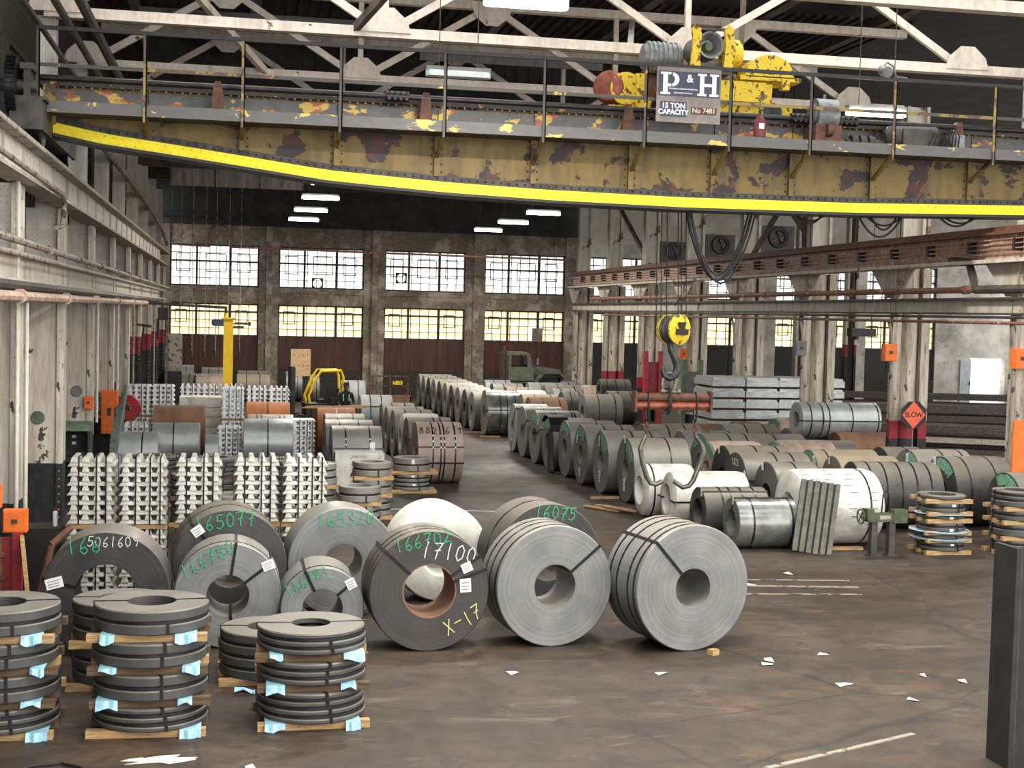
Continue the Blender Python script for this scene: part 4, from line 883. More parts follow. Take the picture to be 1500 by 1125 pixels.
# ---- hook block, ropes, shackle, spreader, tongs
HB = thing('hook_block', 'yellow-cheeked hook block hanging on wire ropes from the crane', 'hook block', (8.15, 25.6, 3.2))
HM = lambda x, z: Matrix.Translation((x, 25.6, z)) @ Matrix.Rotation(PI / 2 + .5, 4, 'Z')
b = MB(); b.lathe([(-.2, 0), (-.2, .06), (-.19, .25), (-.17, .29), (-.13, .29), (-.13, 0)], 32, HM(8.2, 4.0), closed=False); wb(b, 'cheek_plate', 'yellow_worn', HB, label='yellow round cheek plate')
b = MB(); b.lathe([(.13, 0), (.13, .29), (.2, .27), (.2, 0)], 32, HM(8.2, 4.0), closed=False); wb(b, 'cheek_plate', 'yellow_worn', HB)
b = MB()
for o in (-.09, 0, .09): b.lathe([(o - .04, .05), (o - .04, .27), (o, .22), (o + .04, .27), (o + .04, .05)], 28, HM(8.2, 4.0))
wb(b, 'sheaves', 'dark_steel', HB)
b = MB(); q = HM(8.2, 4.0) @ Vector((-.215, 0, 0)); fr = Matrix.Translation(q) @ Matrix.Rotation(.5, 4, 'Z') @ Matrix(((1, 0, 0, 0), (0, 0, -1, 0), (0, 1, 0, 0), (0, 0, 0, 1)))
b.prism([(-.16, -.1), (.16, -.1), (.16, 0), (.06, .02), (.1, .14), (-.1, .14), (-.06, .02), (-.16, 0)], .02, fr); wb(b, 'keeper_plate', 'gap', HB)
b = MB()
for dx, dy in ((-.28, .06), (-.2, .02), (-.1, -.02), (.12, -.05), (.22, .05), (.3, 0)): b.tube((8.15 + dx, 25.6 + dy, 4.0), (8.1 + dx * .9, 25.8 + dy, 8.4), .011, 6)
wb(b, 'wire_ropes', 'rubber', HB)
b = MB(); b.path([(8.13, 25.6, 3.75), (8.16, 25.6, 3.6), (8.22, 25.6, 3.5), (8.28, 25.6, 3.38), (8.3, 25.6, 3.25), (8.25, 25.6, 3.12), (8.14, 25.6, 3.07), (8.04, 25.6, 3.12), (8.0, 25.6, 3.22), (8.02, 25.6, 3.32)], [.06, .065, .075, .085, .085, .08, .075, .065, .05, .02], 10); wb(b, 'hook', 'hook', HB)
SH = thing('bow_shackle', 'grey bow shackle linking the hook to the spreader bar', 'shackle', (8.13, 25.6, 2.62))
b = MB(); b.path([(8.02, 25.6, 2.82), (8.0, 25.6, 2.95), (8.02, 25.6, 3.06), (8.08, 25.6, 3.16), (8.14, 25.6, 3.18), (8.22, 25.6, 3.15), (8.27, 25.6, 3.06), (8.26, 25.6, 2.95), (8.22, 25.6, 2.8)], .036, 10); wb(b, 'bow', 'shackle', SH)
b = MB(); b.tube((7.97, 25.6, 2.82), (8.3, 25.6, 2.8), .045, 12); b.tube((8.3, 25.6, 2.8), (8.36, 25.6, 2.8), .07, 6); wb(b, 'pin', 'shackle', SH)
SP = thing('spreader_bar', 'rusty orange twin-pipe spreader bar hanging below the hook', 'spreader bar', (8.2, 25.6, 2.5))
for z, m in ((2.7, 'rust_dark'), (2.54, 'copper')):
    b = MB(); b.tube((7.48, 25.6, z), (8.96, 25.6, z), .082, 16); wb(b, 'pipe', m, SP)
for x in (7.46, 8.96):
    b = MB(); b.span((x - .015, 25.48, 2.42), (x + .03, 25.72, 2.82)); wb(b, 'end_plate', 'rust_dark', SP)
b = MB(); b.path([(8.13, 25.46 + .0, 2.62)] + [(8.13, 25.6 + .17 * math.sin(a), 2.62 - .22 * math.cos(a)) for a in [-PI / 2 + PI * k / 16 for k in range(17)]] + [(8.13, 25.75, 2.85), (8.13, 25.6, 2.9), (8.13, 25.45, 2.85)], .035, 8, closed=True); wb(b, 'lifting_ring', 'hook', SP)
for i, x in enumerate((7.72, 8.68)):
    TG = thing('coil_tong', ['bent steel lifting hook with chain, on the sling nearer the aisle', 'bent steel lifting hook with chain, on the sling away from the aisle'][i], 'lifting hook', (x, 25.6, 1.0), 0, 'pair of coil lifting hooks')
    b = MB(); b.path([(x + .1 * 0, 25.6 + .11 * math.cos(a), 2.6 + (.2 if math.sin(a) > 0 else .38) * math.sin(a)) for a in [2 * PI * k / 18 for k in range(18)]], .018, 6, closed=True); wb(b, 'sling_loop', 'gap', TG)
    for k in range(3):
        b = MB(); z = 2.2 - k * .1; ry = k % 2
        b.path([(x + (.035 * math.cos(a) if ry else 0), 25.6 + (0 if ry else .035 * math.cos(a)), z + .07 * math.sin(a)) for a in [2 * PI * j / 10 for j in range(10)]], .016, 5, closed=True); wb(b, 'chain_link', 'rust_dark', TG)
    pts = [(7.72, 1.98), (7.66, 1.86), (7.61, 1.72), (7.66, 1.45), (7.76, 1.16), (7.84, 1.05), (7.94, 1.03), (8.06, 1.09)] if i == 0 else [(8.68, 1.98), (8.8, 1.84), (8.88, 1.68), (8.8, 1.4), (8.68, 1.1), (8.6, 1.0), (8.48, .97), (8.28, 1.1)]
    b = MB(); b.path([(px, 25.6, pz) for px, pz in pts], [.04, .045, .05, .05, .05, .05, .048, .045], 10); wb(b, 'hook_bar', 'shackle', TG)

# ================================================================ LAMPS
def lamp(label, x, y, z, lit=True, w=1.25, group='hanging strip lamps'):
    t = thing('strip_lamp', label, 'lamp', (x, y, z), 0, group)
    b = MB(); b.span((-w / 2, -.1, .06), (w / 2, .1, .14)); b.build('housing', 'grey_steel', t)
    N = 10; pr = [(-w / 2 + .1 * (1 - math.cos(a)), .1 * math.sin(a)) for a in [PI / 2 * k / 4 for k in range(5)]]
    b = MB(); poly = [(-w / 2, -.06), (-w / 2 + .06, -.14), (w / 2 - .06, -.14), (w / 2, -.06), (w / 2, .06), (w / 2 - .06, .14), (-w / 2 + .06, .14), (-w / 2, .06)]
    b.prism(poly, .11, Matrix.Translation((0, 0, -.05))); b.build('diffuser', 'tube_light' if lit else 'tube_off', t)
    b = MB(); b.tube((-w * .3, 0, .14), (-w * .3, 0, ROOF + .02 - z), .01, 5); b.build('hanger_rod', 'dark_steel', t); b = MB(); b.tube((w * .3, 0, .14), (w * .3, 0, ROOF + .02 - z), .01, 5); b.build('hanger_rod', 'dark_steel', t)
    if lit:
        l = bpy.data.lights.new('strip_lamp_light', 'AREA'); l.shape = 'RECTANGLE'; l.size = w * .9; l.size_y = .16; l.energy = LAMP_W; l.color = (1, .95, .85)
        lo = bpy.data.objects.new('strip_lamp_light', l); COL.objects.link(lo); lo.parent = t; lo.location = (0, 0, -.07)
lamp('glowing strip lamp with rounded ends behind the crane railing posts', 12.55, 26.4, 8.42)
lamp('unlit bluish strip lamp seen through the crane railing', 4.15, 27.0, 8.8, False)
lamp('strip lamp at the very top edge above the crane', 4.1, 20.3, 8.75)
for i, y in enumerate((42.5, 48.2, 54.4, 60.2)): lamp('far strip lamp over the ingot side, %s going back' % ORD[i], 2.78, y, 8.0)
for i, y in enumerate((50.5, 56.2, 62)): lamp('far strip lamp over the middle of the hall, %s going back' % ORD[i], 11.05, y, 7.95)
for x in (4.0, 12.5):
    for y in (1, 7.5, 14): lamp('extra unseen strip lamp above the camera, added for light', x, y, 8.7)  # extra unseen lamps carrying the rows forward, added to light the near hall
for y in (34.5, 46): lamp('strip lamp added to brighten the side aisle beyond the columns', 24, y, 8.6)  # added lamps, hidden from the camera, that brighten the side aisle
# hanging drop cords and rods near the far left windows
for i, x in enumerate([-2.75, -2.35, -1.85, -1.3, -.85, -.3, .2]):
    t = thing('drop_cord', 'thin hanging rod in front of the first far window, %s from the cream columns' % ORD[i], 'rod', (x, 62.5 + .1 * i, 2.0), 0, 'hanging rods before the first far window')
    b = MB(); b.tube((0, 0, .3), (0, 0, ROOF - 1.98), .018, 5); b.build('rod', 'pipe_grey', t); b = MB(); b.tube((0, 0, .0), (0, 0, .3), .045, 8); b.build('plug', 'dark_steel', t)
t = thing('pipe_loop', 'rust-red pipe with an omega expansion loop across the far windows', 'pipe', (0, 66, 6.9)); b = MB()
b.path([(-2.85, 66, 7.05), (-1.2, 66, 7.0)] + [(-.75 + .48 * math.cos(a), 66, 7.55 + .42 * math.sin(a)) for a in [PI * 1.25 - PI * 1.5 * k / 14 for k in range(15)]] + [(-.2, 66, 7.0), (6, 66, 6.95), (16, 66, 6.9)], .05, 8); wb(b, 'pipe_run', 'pipe_red', t)
for x in (-2.0, 4.0, 10.0, 15.0): b = MB(); b.tube((x, 66, 6.95), (x, 66, ROOF + .02), .012, 5); wb(b, 'hanger_rod', 'dark_steel', t)

for i, (x, z, r) in enumerate([(-3.05, 9.3, .07), (-2.7, 9.45, .1), (-3.2, 8.75, .05)]):
    pipe('dark overhead pipe running back above the crane end, %s from the wall' % ['second', 'third', 'first'][i], [(x, 16, z), (x, 40, z - .05)], r, 'dark_steel', grp='overhead pipes by the crane end')
# ================================================================ COILS
def coil_mesh(D, L, bore, seed, n=48, rough=.0012, lip=0):
    rnd = random.Random(seed); R = D / 2; k = 6; pf = []
    for sgn in (-1, 1):
        col = []
        for i in range(k + 1):
            r = bore + (R - bore) * i / k
            col.append((sgn * (L / 2 + rnd.uniform(-rough, rough)), r))
        if sgn < 0:
            pf += [(-L / 2 + .01, bore)] + col[:-1] + [(-L / 2, R - .012), (-L / 2 + .012, R)]
        else:
            pf += [(L / 2 - .012, R), (L / 2, R - .012)] + col[:-1][::-1] + [(L / 2 - .01, bore)]
    b = MB(); b.lathe(pf, n); return b
def coil(label, X, Y, D, L, ang, mat, bore=.25, straps=(.3, .7), radial=(), tags=(), z0=0, chalk=(), green=None, group=None, seal=False, wrap=False, name='steel_coil', cat='coil', tele=0):
    """straps: fractions of the length; radial: clock angles (deg) of bands through the bore; face is the local -X end"""
    t = thing(name, label, cat, (X, Y, z0), math.radians(ang), group); R = D / 2; sd = int(X * 91 + Y * 37)
    if wrap:
        b = MB(); e = min(.16, L * .2); h = bore * .95
        b.lathe([(-L / 2 + .05, h), (-L / 2, h + .04), (-L / 2 - .01, R * .55), (-L / 2 + .01, R * .82), (-L / 2 + e * .35, R * .955), (-L / 2 + e, R), (L / 2 - e, R), (L / 2 - e * .35, R * .955), (L / 2 - .01, R * .82), (L / 2 + .01, R * .55), (L / 2, h + .04), (L / 2 - .05, h)], 44)
    else: b = coil_mesh(D, L, bore, sd)
    b.build('body', mat, t, (0, 0, R))
    for f in straps:
        x = -L / 2 + f * L; b = MB(); b.lathe([(x - .018, R - .004), (x - .018, R + .005), (x + .018, R + .005), (x + .018, R - .004)], 40); b.build('strap', 'strap', t, (0, 0, R))
        if seal:
            q = MB(); 
            for k in range(3): q.box((x, -math.cos(.25 + .2 * k) * (R + .008), math.sin(.25 + .2 * k) * (R + .008)), (.034, .012, .045))
            q.build('strap_seal', 'strap_bright', t, (0, 0, R))
    for a in radial:
        a = math.radians(a); d = Vector((0, -math.sin(a), math.cos(a))); tg = Vector((0, math.cos(a), math.sin(a)))
        b = MB()
        for x in (-L / 2 - .012, L / 2 + .012): b.bar(d * (bore - .01) + Vector((x, 0, 0)), d * (R + .008) + Vector((x, 0, 0)), .034, .006, up=(1, 0, 0))
        b.bar(d * (R + .009) + Vector((-L / 2 - .012, 0, 0)), d * (R + .009) + Vector((L / 2 + .012, 0, 0)), .034, .006, up=d)
        b.bar(d * (bore - .012) + Vector((-L / 2 - .012, 0, 0)), d * (bore - .012) + Vector((L / 2 + .012, 0, 0)), .034, .006, up=d)
        b.build('radial_strap', 'strap', t, (0, 0, R))
    for (a, rf, w, h, tilt) in tags:
        a = math.radians(a); r = bore + (R - bore) * rf; p = Vector((-L / 2 - .016, -math.sin(a) * r, math.cos(a) * r))
        c, q = math.cos(math.radians(tilt)), math.sin(math.radians(tilt))
        rt = Vector((0, -c, q)); up = Vector((0, q, c)); b = MB(); b.bar(p - rt * w / 2, p + rt * w / 2, h, .004, up=rt.cross(up))
        o = b.build('tag', 'label', t, (0, 0, R)); m = MB()
        for k in (-.28, -.05, .2): m.bar(p - rt * w * .38 + up * h * k + Vector((-.003, 0, 0)), p + rt * w * (.3 + k * .2) + up * h * k + Vector((-.003, 0, 0)), h * .07, .003, up=rt.cross(up))
        m.build('tag_print', 'print', o)
    for (txt, a, rf, h, tilt, mt, w) in chalk:
        a = math.radians(a); r = bore + (R - bore) * rf; c, q = math.cos(math.radians(tilt)), math.sin(math.radians(tilt))
        b = MB(); scrawl(b, txt, h, (0, -c, -q), (0, -q, c), (-L / 2 - .010, -math.sin(a) * r, math.cos(a) * r), 0, w); b.build('chalk_number', mt, t, (0, 0, R))
    if green is not None:
        a0, a1 = math.radians(green[0]), math.radians(green[1]); b = MB(); m = []
        N = 12
        for k in range(N + 1):
            a = a0 + (a1 - a0) * k / N; wob = .03 * math.sin(k * 2.1)
            for r, x in ((R * (.62 + wob), -L / 2 - .012), (R * (.94 - wob * .5), -L / 2 - .012), (R * (.94 - wob * .5), -L / 2 - .008), (R * (.62 + wob), -L / 2 - .008)): m.append((x, -math.sin(a) * r, math.cos(a) * r))
        fs = []
        for k in range(N):
            for j in range(4): fs.append((4 * k + j, 4 * k + (j + 1) % 4, 4 * k + 4 + (j + 1) % 4, 4 * k + 4 + j))
        b.add(m, fs + [(0, 1, 2, 3), (4 * N, 4 * N + 3, 4 * N + 2, 4 * N + 1)]); b.build('green_marking', 'green_mark', t, (0, 0, R))
    return t
def chock(label, x, y, rz=0, d=(.3, .12, .08), mat='wood', z=0):
    b = MB(); b.span((-d[0] / 2, -d[1] / 2, 0), (d[0] / 2, d[1] / 2, d[2])); return b.build('wood_block', mat, None, (x, y, z), rotz=rz, label=label, cat='wood block', group='wood blocks')

# ---- front row, faces towards the camera
G = 'front row of coils across the floor'
def front(label, X, Y, D, L, yaw, mat, **kw):
    a = math.radians(90 + yaw); return coil(label, X + math.cos(a) * L / 2, Y + math.sin(a) * L / 2, D, L, 90 + yaw, mat, group=G, **kw)
front('black-faced coil chalked 5061609 in white, at the end by the red frame', -1.47, 17.15, 1.5, .75, 0, 'coil_black', bore=.36, straps=(), radial=(-75,),
      tags=((-76, .62, .2, .13, 14),), chalk=(('5061609', 8, .72, .12, 0, 'white_chalk', .010), ('166', -22, .74, .2, -4, 'green_chalk', .012)))
front('dark coil chalked 165077 in green behind the pale grey one', -.02, 18.95, 1.51, .95, 4, 'coil_dark', bore=.3, straps=(.5,), radial=(-42,), tags=((-42, .75, .15, .13, 35),), chalk=(('165077', -6, .68, .19, -6, 'green_chalk', .014),))
front('grey coil chalked 165320 in green behind the small coil', 1.5, 19.1, 1.51, .7, 4, 'coil_grey', bore=.26, straps=(), chalk=(('165320', 3, .7, .19, -2, 'green_chalk', .014),))
front('pale grey coil chalked 166780 with two crossing black bands', -.04, 17.43, 1.31, .75, 0, 'coil_grey', bore=.26, straps=(.2,), radial=(8, 52, 172), tags=((52, .9, .15, .12, 22),), chalk=(('166780', -28, .68, .17, -28, 'green_chalk', .013),))
front('smallest coil of the front row, with tag and green scrawl', 1.11, 17.25, 1.03, .85, 0, 'coil_grey', bore=.25, straps=(.15,), radial=(-25, 48), tags=((48, .8, .12, .13, 28),), chalk=(('166781', -28, .62, .14, -30, 'green_chalk', .011),))
RB_ = front('black-faced coil with rust-brown bore chalked 166702 and 17100', 2.41, 17.05, 1.51, .7, 3, 'coil_rustedge', bore=.34, straps=(.25, .55), radial=(-48, 56, 70),
      tags=((58, .5, .13, .12, 24), (82, .28, .14, .17, 4)), chalk=(('166702', -8, .72, .17, -10, 'green_chalk', .012), ('17100', 27, .5, .2, 8, 'white_chalk', .013), ('X-17', 130, .55, .18, -28, 'yellow_chalk', .012)))
b = MB(); b.lathe([(-.35, .325), (-.35, .342), (.35, .342), (.35, .325)], 40); b.build('core_sleeve', 'coil_rust', RB_, (0, 0, .755))
front('paper-wrapped white coil tucked behind the rust-bored coil', 3.0, 19.9, 1.42, 1.0, 6, 'wrap_white', bore=.3, straps=(), wrap=True)
front('dark coil with a green number ending 75 behind the smooth grey coil', 4.35, 18.95, 1.58, .8, 10, 'coil_dark', bore=.3, straps=(.5,), chalk=(('16075', 8, .75, .18, 6, 'green_chalk', .013),))
front('smooth grey coil with one slanting black band, second from the aisle end', 4.03, 17.16, 1.55, .7, 7, 'coil_grey', bore=.275, straps=(.12, .45, .75), radial=(50,), seal=False)
front('smooth grey coil at the open end of the front row', 5.73, 16.76, 1.61, .9, 11, 'coil_grey', bore=.25, straps=(.1, .28, .62, .85), radial=(-42,), tags=())
chock('pale wood chip wedged under the end coil of the front row', 5.95, 16.55, .5, (.12, .09, .07))

# ---- rows with their axes across the hall: (label, left-face X, Y, length, D, material, extras)
def row(items, grp):
    for it in items:
        lab, X0, Y, L, D, m = it[:6]; kw = dict(it[6]) if len(it) > 6 else {}
        coil(lab, X0 + L / 2, Y, D, L, kw.pop('yaw', 0), m, group=grp, **kw)
T1 = ((-18, .8, .1, .14, 10),)
LB = ((178, .35, .13, .2, 0),)
row([('pale blue-grey coil, furthest of the eight beside the open aisle', 8.42, 42.15, 1.05, 1.47, 'coil_bluegrey', dict(bore=.24, straps=(.6,), radial=(35, 190), tags=((180, .25, .1, .1, 0),))),
     ('coil with violet-grey core, seventh of the eight beside the open aisle', 8.38, 40.5, 1.15, 1.5, 'coil_grey', dict(bore=.24, straps=(.5,), radial=(60,))),
     ('green-marked coil with double straps, sixth of the eight beside the aisle', 8.40, 38.85, 1.25, 1.5, 'coil_grey', dict(bore=.26, straps=(.35, .42, .8, .87), green=(-30, 45), radial=(70, -70), tags=((48, .9, .12, .16, 0),))),
     ('green-marked coil wrapped in torn black plastic beside the aisle', 8.42, 37.2, 1.25, 1.42, 'coil_mid', dict(bore=.3, straps=(), green=(-35, 30))),
     ('coil with pale green painted face, fourth of eight beside the aisle', 8.5, 35.55, 1.3, 1.48, 'coil_grey', dict(bore=.26, straps=(.6,), green=(-40, 50))),
     ('coil with dark green face patch, third of eight beside the aisle', 8.52, 33.9, 1.3, 1.5, 'coil_mid', dict(bore=.25, straps=(.4, .75), green=(-50, 40), tags=((-40, .45, .1, .2, 0), (178, .35, .14, .2, 10)))),
     ('coil with a green patch and tag in its bore, second of eight', 8.6, 32.25, 1.35, 1.5, 'coil_grey', dict(bore=.25, straps=(.5, .85), green=(5, 60), radial=(-5,), tags=((-8, .5, .08, .25, 0), (178, .2, .15, .28, 0)))),
     ('nearest large coil of the eight beside the aisle, behind the lifting hook', 8.75, 30.6, 1.35, 1.48, 'coil_mid', dict(bore=.24, straps=(.65,), green=(8, 65), radial=(0,), tags=((-2, .9, .1, .16, 0), (180, .2, .16, .28, 0))))], 'coils in the row beside the open aisle')
# torn black plastic on one coil
t = thing('plastic_wrap', 'torn black plastic sheet hanging off the green-marked coil', 'plastic wrap', (8.3, 36.4, 0)); b = MB()
for k in range(9): b.bar((8.36 + .02 * (k % 2), 37.2 - .55 - .04 * k, 1.15 - .13 * k), (8.34, 37.2 - .62 - .045 * k, .02), .09, .03)
for k in range(8): a = -.9 + k * .22; b.bar((8.36, 37.2 + .76 * math.sin(a), .72 + .76 * math.cos(a)), (8.9, 37.2 + .76 * math.sin(a), .72 + .76 * math.cos(a)), .18, .02, up=(0, math.sin(a), math.cos(a)))
wb(b, 'sheet', 'gap', t)
row([('shiny dark coil at the near end of the far coil line', 8.52, 47.8, 1.15, 1.57, 'coil_shiny', dict(bore=.26, straps=(.4, .6, .85), radial=(80,)))] +
    [('%s coil of the far aisle line, counting back from the shiny one' % ORD[i + 1], 8.35 - .02 * i, 49.4 + 1.5 * i, 1.15 + .04 * i, 1.42, ['coil_mid', 'coil_rustedge', 'coil_mid', 'coil_rustedge', 'coil_mid', 'coil_dark', 'coil_mid', 'coil_dark', 'coil_mid', 'coil_mid'][i], dict(bore=.26, straps=(.35, .7), tags=LB if i % 3 == 0 else ())) for i in range(10)], 'far line of coils beside the aisle')
row([('dark coil whose face leans over the dull pair by the white-wrapped block', 10.45, 26.3, .95, 1.4, 'coil_dark', dict(bore=.27, straps=(.5,), tags=T1)),
     ('dark coil with white chalk numbers and a banded edge', 10.35, 27.8, 1.5, 1.44, 'coil_dark', dict(bore=.22, straps=(.5, .75), radial=(75,), tags=((62, .8, .12, .2, -40),), chalk=(('9823', 0, .6, .14, 0, 'white_chalk', .012),))),
     ('dark coil with rust-red inner edge, third back from the white block', 10.6, 29.3, 1.45, 1.44, 'coil_rustedge', dict(bore=.24, straps=(.45, .8), tags=T1)),
     ('pink stained paper-wrapped coil with green face beyond the lifting hooks', 10.75, 30.8, 1.3, 1.4, 'wrap_pink', dict(bore=.22, straps=(), wrap=True, green=(-10, 50))),
     ('coil with broad green face patch framed by the lifting hook', 11.1, 32.3, 1.25, 1.45, 'coil_grey', dict(bore=.24, straps=(.5, .85), green=(-50, 45), tags=T1)),
     ('dusty coil with violet core beyond the lifting hooks', 11.2, 34.2, 1.4, 1.36, 'coil_grey', dict(bore=.26, straps=(.5, .9))),
     ('dusty coil with a red-brown edge under the spreader bar', 10.9, 36.6, 1.6, 1.32, 'coil_mid', dict(bore=.24, straps=(.4, .7)))], 'second line of coils in from the aisle')
row([('long dark coil wrapped in many bands, beside the white block', 12.5, 26.75, 1.75, 1.36, 'coil_dark', dict(bore=.3, straps=(.15, .32, .5, .68, .85), yaw=-6)),
     ('tan dusty coil with dark red face and white tag', 13.2, 29.3, 1.45, 1.22, 'coil_tan', dict(bore=.1, straps=(), tags=T1)),
     ('tan coil with moss-green face and crumpled tag', 13.25, 30.75, 1.6, 1.22, 'coil_tan', dict(bore=.2, straps=(.2,), green=(-60, 60), tags=((40, .8, .14, .2, 20),))),
     ('pinkish wrapped coil with pale green face in the third line', 13.0, 32.3, 1.5, 1.3, 'wrap_pink', dict(bore=.2, straps=(), wrap=True, green=(-50, 50))),
     ('dark dusty coil with a white tag on its face, third line', 12.9, 34.0, 1.5, 1.3, 'coil_mid', dict(bore=.24, straps=(.45,), tags=((60, .7, .2, .2, 0),))),
     ('dusty coil with pink-stained face and bands, third line', 13.3, 37.0, 1.55, 1.32, 'coil_mid', dict(bore=.22, straps=(.4, .75))),
     ('rusty tan coil lying behind the spreader bar', 12.6, 40.1, 1.75, 1.08, 'coil_rust', dict(bore=.24, straps=())),
     ('narrow grey coil standing before the rusty tan one', 12.5, 38.85, .5, 1.1, 'coil_mid', dict(bore=.24, straps=()))], 'third line of coils in from the aisle')
row([('large dark coil with green face patch near the slit coil stacks', 14.6, 27.0, 1.32, 1.46, 'coil_dark', dict(bore=.27, straps=(.25, .7), green=(-15, 50), tags=((-22, .8, .1, .2, 10),))),
     ('dark coil with green patch and tag below the slow sign', 14.9, 29.1, 1.35, 1.4, 'coil_mid', dict(bore=.2, straps=(.5, .85), green=(0, 60), radial=(0,), tags=((2, .6, .1, .22, 0),))),
     ('grey coil with rust-red face directly below the slow sign', 15.0, 30.7, .95, 1.3, 'coil_rustedge', dict(bore=.2, straps=(.6,))),
     ('flat dusty coil just in front of the rusty coil by the sign', 14.55, 33.9, 1.2, 1.15, 'coil_mid', dict(bore=.2, straps=())),
     ('rust-brown coil under the galvanised pair, near side', 15.95, 35.35, 1.6, 1.25, 'coil_rust', dict(bore=.2, straps=())),
     ('dull coil under the galvanised pair, far side', 15.1, 36.65, 1.9, 1.25, 'coil_mid', dict(bore=.2, straps=())),
     ('green-topped coil behind the slit stack at the frame edge', 14.9, 25.0, 1.0, 1.35, 'coil_dark', dict(bore=.26, straps=(.6,), green=(-30, 60))),
     ('pinkish paper-wrapped coil with green face by the galvanised stacks', 16.3, 40.6, .95, 1.25, 'wrap_pink', dict(bore=.2, straps=(), wrap=True, green=(-50, 40))),
     ('rusty coil end showing below the galvanised profile stacks', 15.0, 40.7, .85, 1.1, 'coil_rust', dict(bore=.22, straps=()))], 'coils beside the aisle columns')
row([('galvanised coil with white stencil and dark bands, longer of the bright pair', 15.72, 36.0, 1.68, .97, 'coil_galv', dict(bore=.22, straps=(.1, .5, .95), radial=(90,), z0=1.045)),
     ('galvanised coil peeping out beside its longer twin', 15.1, 36.0, .58, .97, 'coil_galv', dict(bore=.22, straps=(.45,), radial=(90,), z0=1.045))], 'galvanised pair resting on other coils')
far = [('dull grey', 11.2, 63.0, 1.2, 1.2, 'coil_bluegrey'), ('light grey tagged', 11.05, 60.2, 1.35, 1.2, 'coil_grey'), ('tan', 11.05, 57.0, 1.15, 1.2, 'coil_tan'), ('white-wrapped', 10.6, 53.1, 1.3, 1.3, 'wrap_white'),
       ('brown', 10.35, 50.4, 1.34, 1.3, 'coil_tan'), ('rust-brown', 10.25, 48.6, 1.32, 1.3, 'coil_rust'), ('pale banded', 12.85, 61.2, 1.6, 1.2, 'coil_bluegrey'), ('dark dusty', 13.2, 59.3, 1.6, 1.2, 'coil_mid'),
       ('bright galvanised', 12.9, 56.4, .9, 1.2, 'coil_galv'), ('pale narrow', 14.7, 62.6, .9, 1.2, 'coil_grey'), ('pink paper-wrapped', 14.9, 59.6, 1.1, 1.2, 'wrap_pink'), ('large plain grey', 12.75, 50.6, 1.4, 1.32, 'coil_mid'),
       ('dark-ended', 12.3, 52.2, .8, 1.32, 'coil_dark'), ('brown-edged', 14.4, 53.3, 1.1, 1.3, 'coil_rustedge')]
for i, (c, X0, Y, L, D, m) in enumerate(far):
    coil('%s coil far down the hall, lying in front of the old truck' % c, X0 + L / 2, Y, D, L, 0, m, group='far coils before the truck', straps=() if m.startswith('wrap') else (.35, .8), wrap=m.startswith('wrap'), bore=.24)
# stacked rusty coil on a stillage by the far columns
t = thing('coil_stillage', 'low dark steel stillage under the rusty banded coil', 'stillage', (15.7, 57.0, 0)); b = MB(); b.span((-.8, -.5, .55), (.8, .5, .65)); b.build('deck', 'dark_steel', t)
for x in (-.7, .7):
    for y in (-.42, .42): b = MB(); b.span((x - .05, y - .05, 0), (x + .05, y + .05, .55)); b.build('leg', 'dark_steel', t)
coil('rusty banded coil raised on a stillage by the far red stanchion', 15.7, 57.0, .95, 1.3, 0, 'coil_rustedge', z0=.65, straps=(.2, .5, .8), tags=())
# ---- white-wrapped and small coils under the lifting hooks
row([('white-wrapped coil with blue print, just behind the lifting hook foot', 8.45, 28.4, 1.15, 1.12, 'wrap_white', dict(bore=.28, straps=(.15,), wrap=True)),
     ('white-wrapped coil with open star-shaped bore below the lifting hooks', 8.62, 27.05, 1.65, 1.12, 'wrap_white', dict(bore=.3, straps=(), wrap=True, radial=(90, -90), tags=((115, .9, .1, .14, 0),))),
     ('small dark coil with four bands, beside the bright rolled coil', 8.8, 25.62, 1.3, .98, 'coil_dark', dict(bore=.27, straps=(.28, .42, .6, .8), radial=(30,), tags=((30, .9, .08, .14, 0),))),
     ('small bright rolled coil with brassy sheen at the front corner', 9.05, 24.45, 1.15, .93, 'coil_shiny', dict(bore=.25, straps=(.25, .9), radial=(10,), tags=((14, .85, .06, .14, 0),)))], 'small coils below the lifting hooks')
WB = coil('big white paper-wrapped coil block behind the leaning ribbed panel', 11.15, 24.85, 1.42, 1.72, 3, 'wrap_white', wrap=True, straps=(.8,), bore=.25, chalk=())
pr = MB(); rg = random.Random(3)
for k in range(9):
    a = .25 + k * .21
    for j in range(4):
        if rg.random() < .2: continue
        x = -.62 + j * .38 + rg.uniform(-.06, .06); w = rg.uniform(.08, .2); r = .718
        pr.bar((x - w / 2, -math.cos(a - .6) * r, .71 + math.sin(a - .6) * r), (x + w / 2, -math.cos(a - .6) * r, .71 + math.sin(a - .6) * r), .012, .006, up=(0, -math.cos(a - .6), math.sin(a - .6)))
pr.build('printed_marks', 'print', WB, kind='stuff')
pr = MB()
for k, x in enumerate((-.5, -.42, -.36, -.44, -.3)): pr.bar((x, -.42, 1.28 + .0), (x + .03 * (-1) ** k, -.55, 1.17), .025, .008, up=(0, -.6, .8))
pr.build('green_scrawl', 'green_mark', WB, kind='stuff')
t = thing('pallet_board', 'broken pale pallet boards lying by the wrapped coils', 'pallet', (7.9, 29.4, 0), -1.0)
for k, (x, y, a) in enumerate(((0, 0, 0), (.2, .16, .1), (.5, .05, -.2))): b = MB(); b.bar((x - .5, y, .03 + .03 * k), (x + .5, y + a * .5, .03 + .03 * k), .12, .03); b.build('board', 'wood', t)
chock('flat timber under the white coil block', 11.0, 24.1, 0, (1.0, .12, .05), 'wood'); 
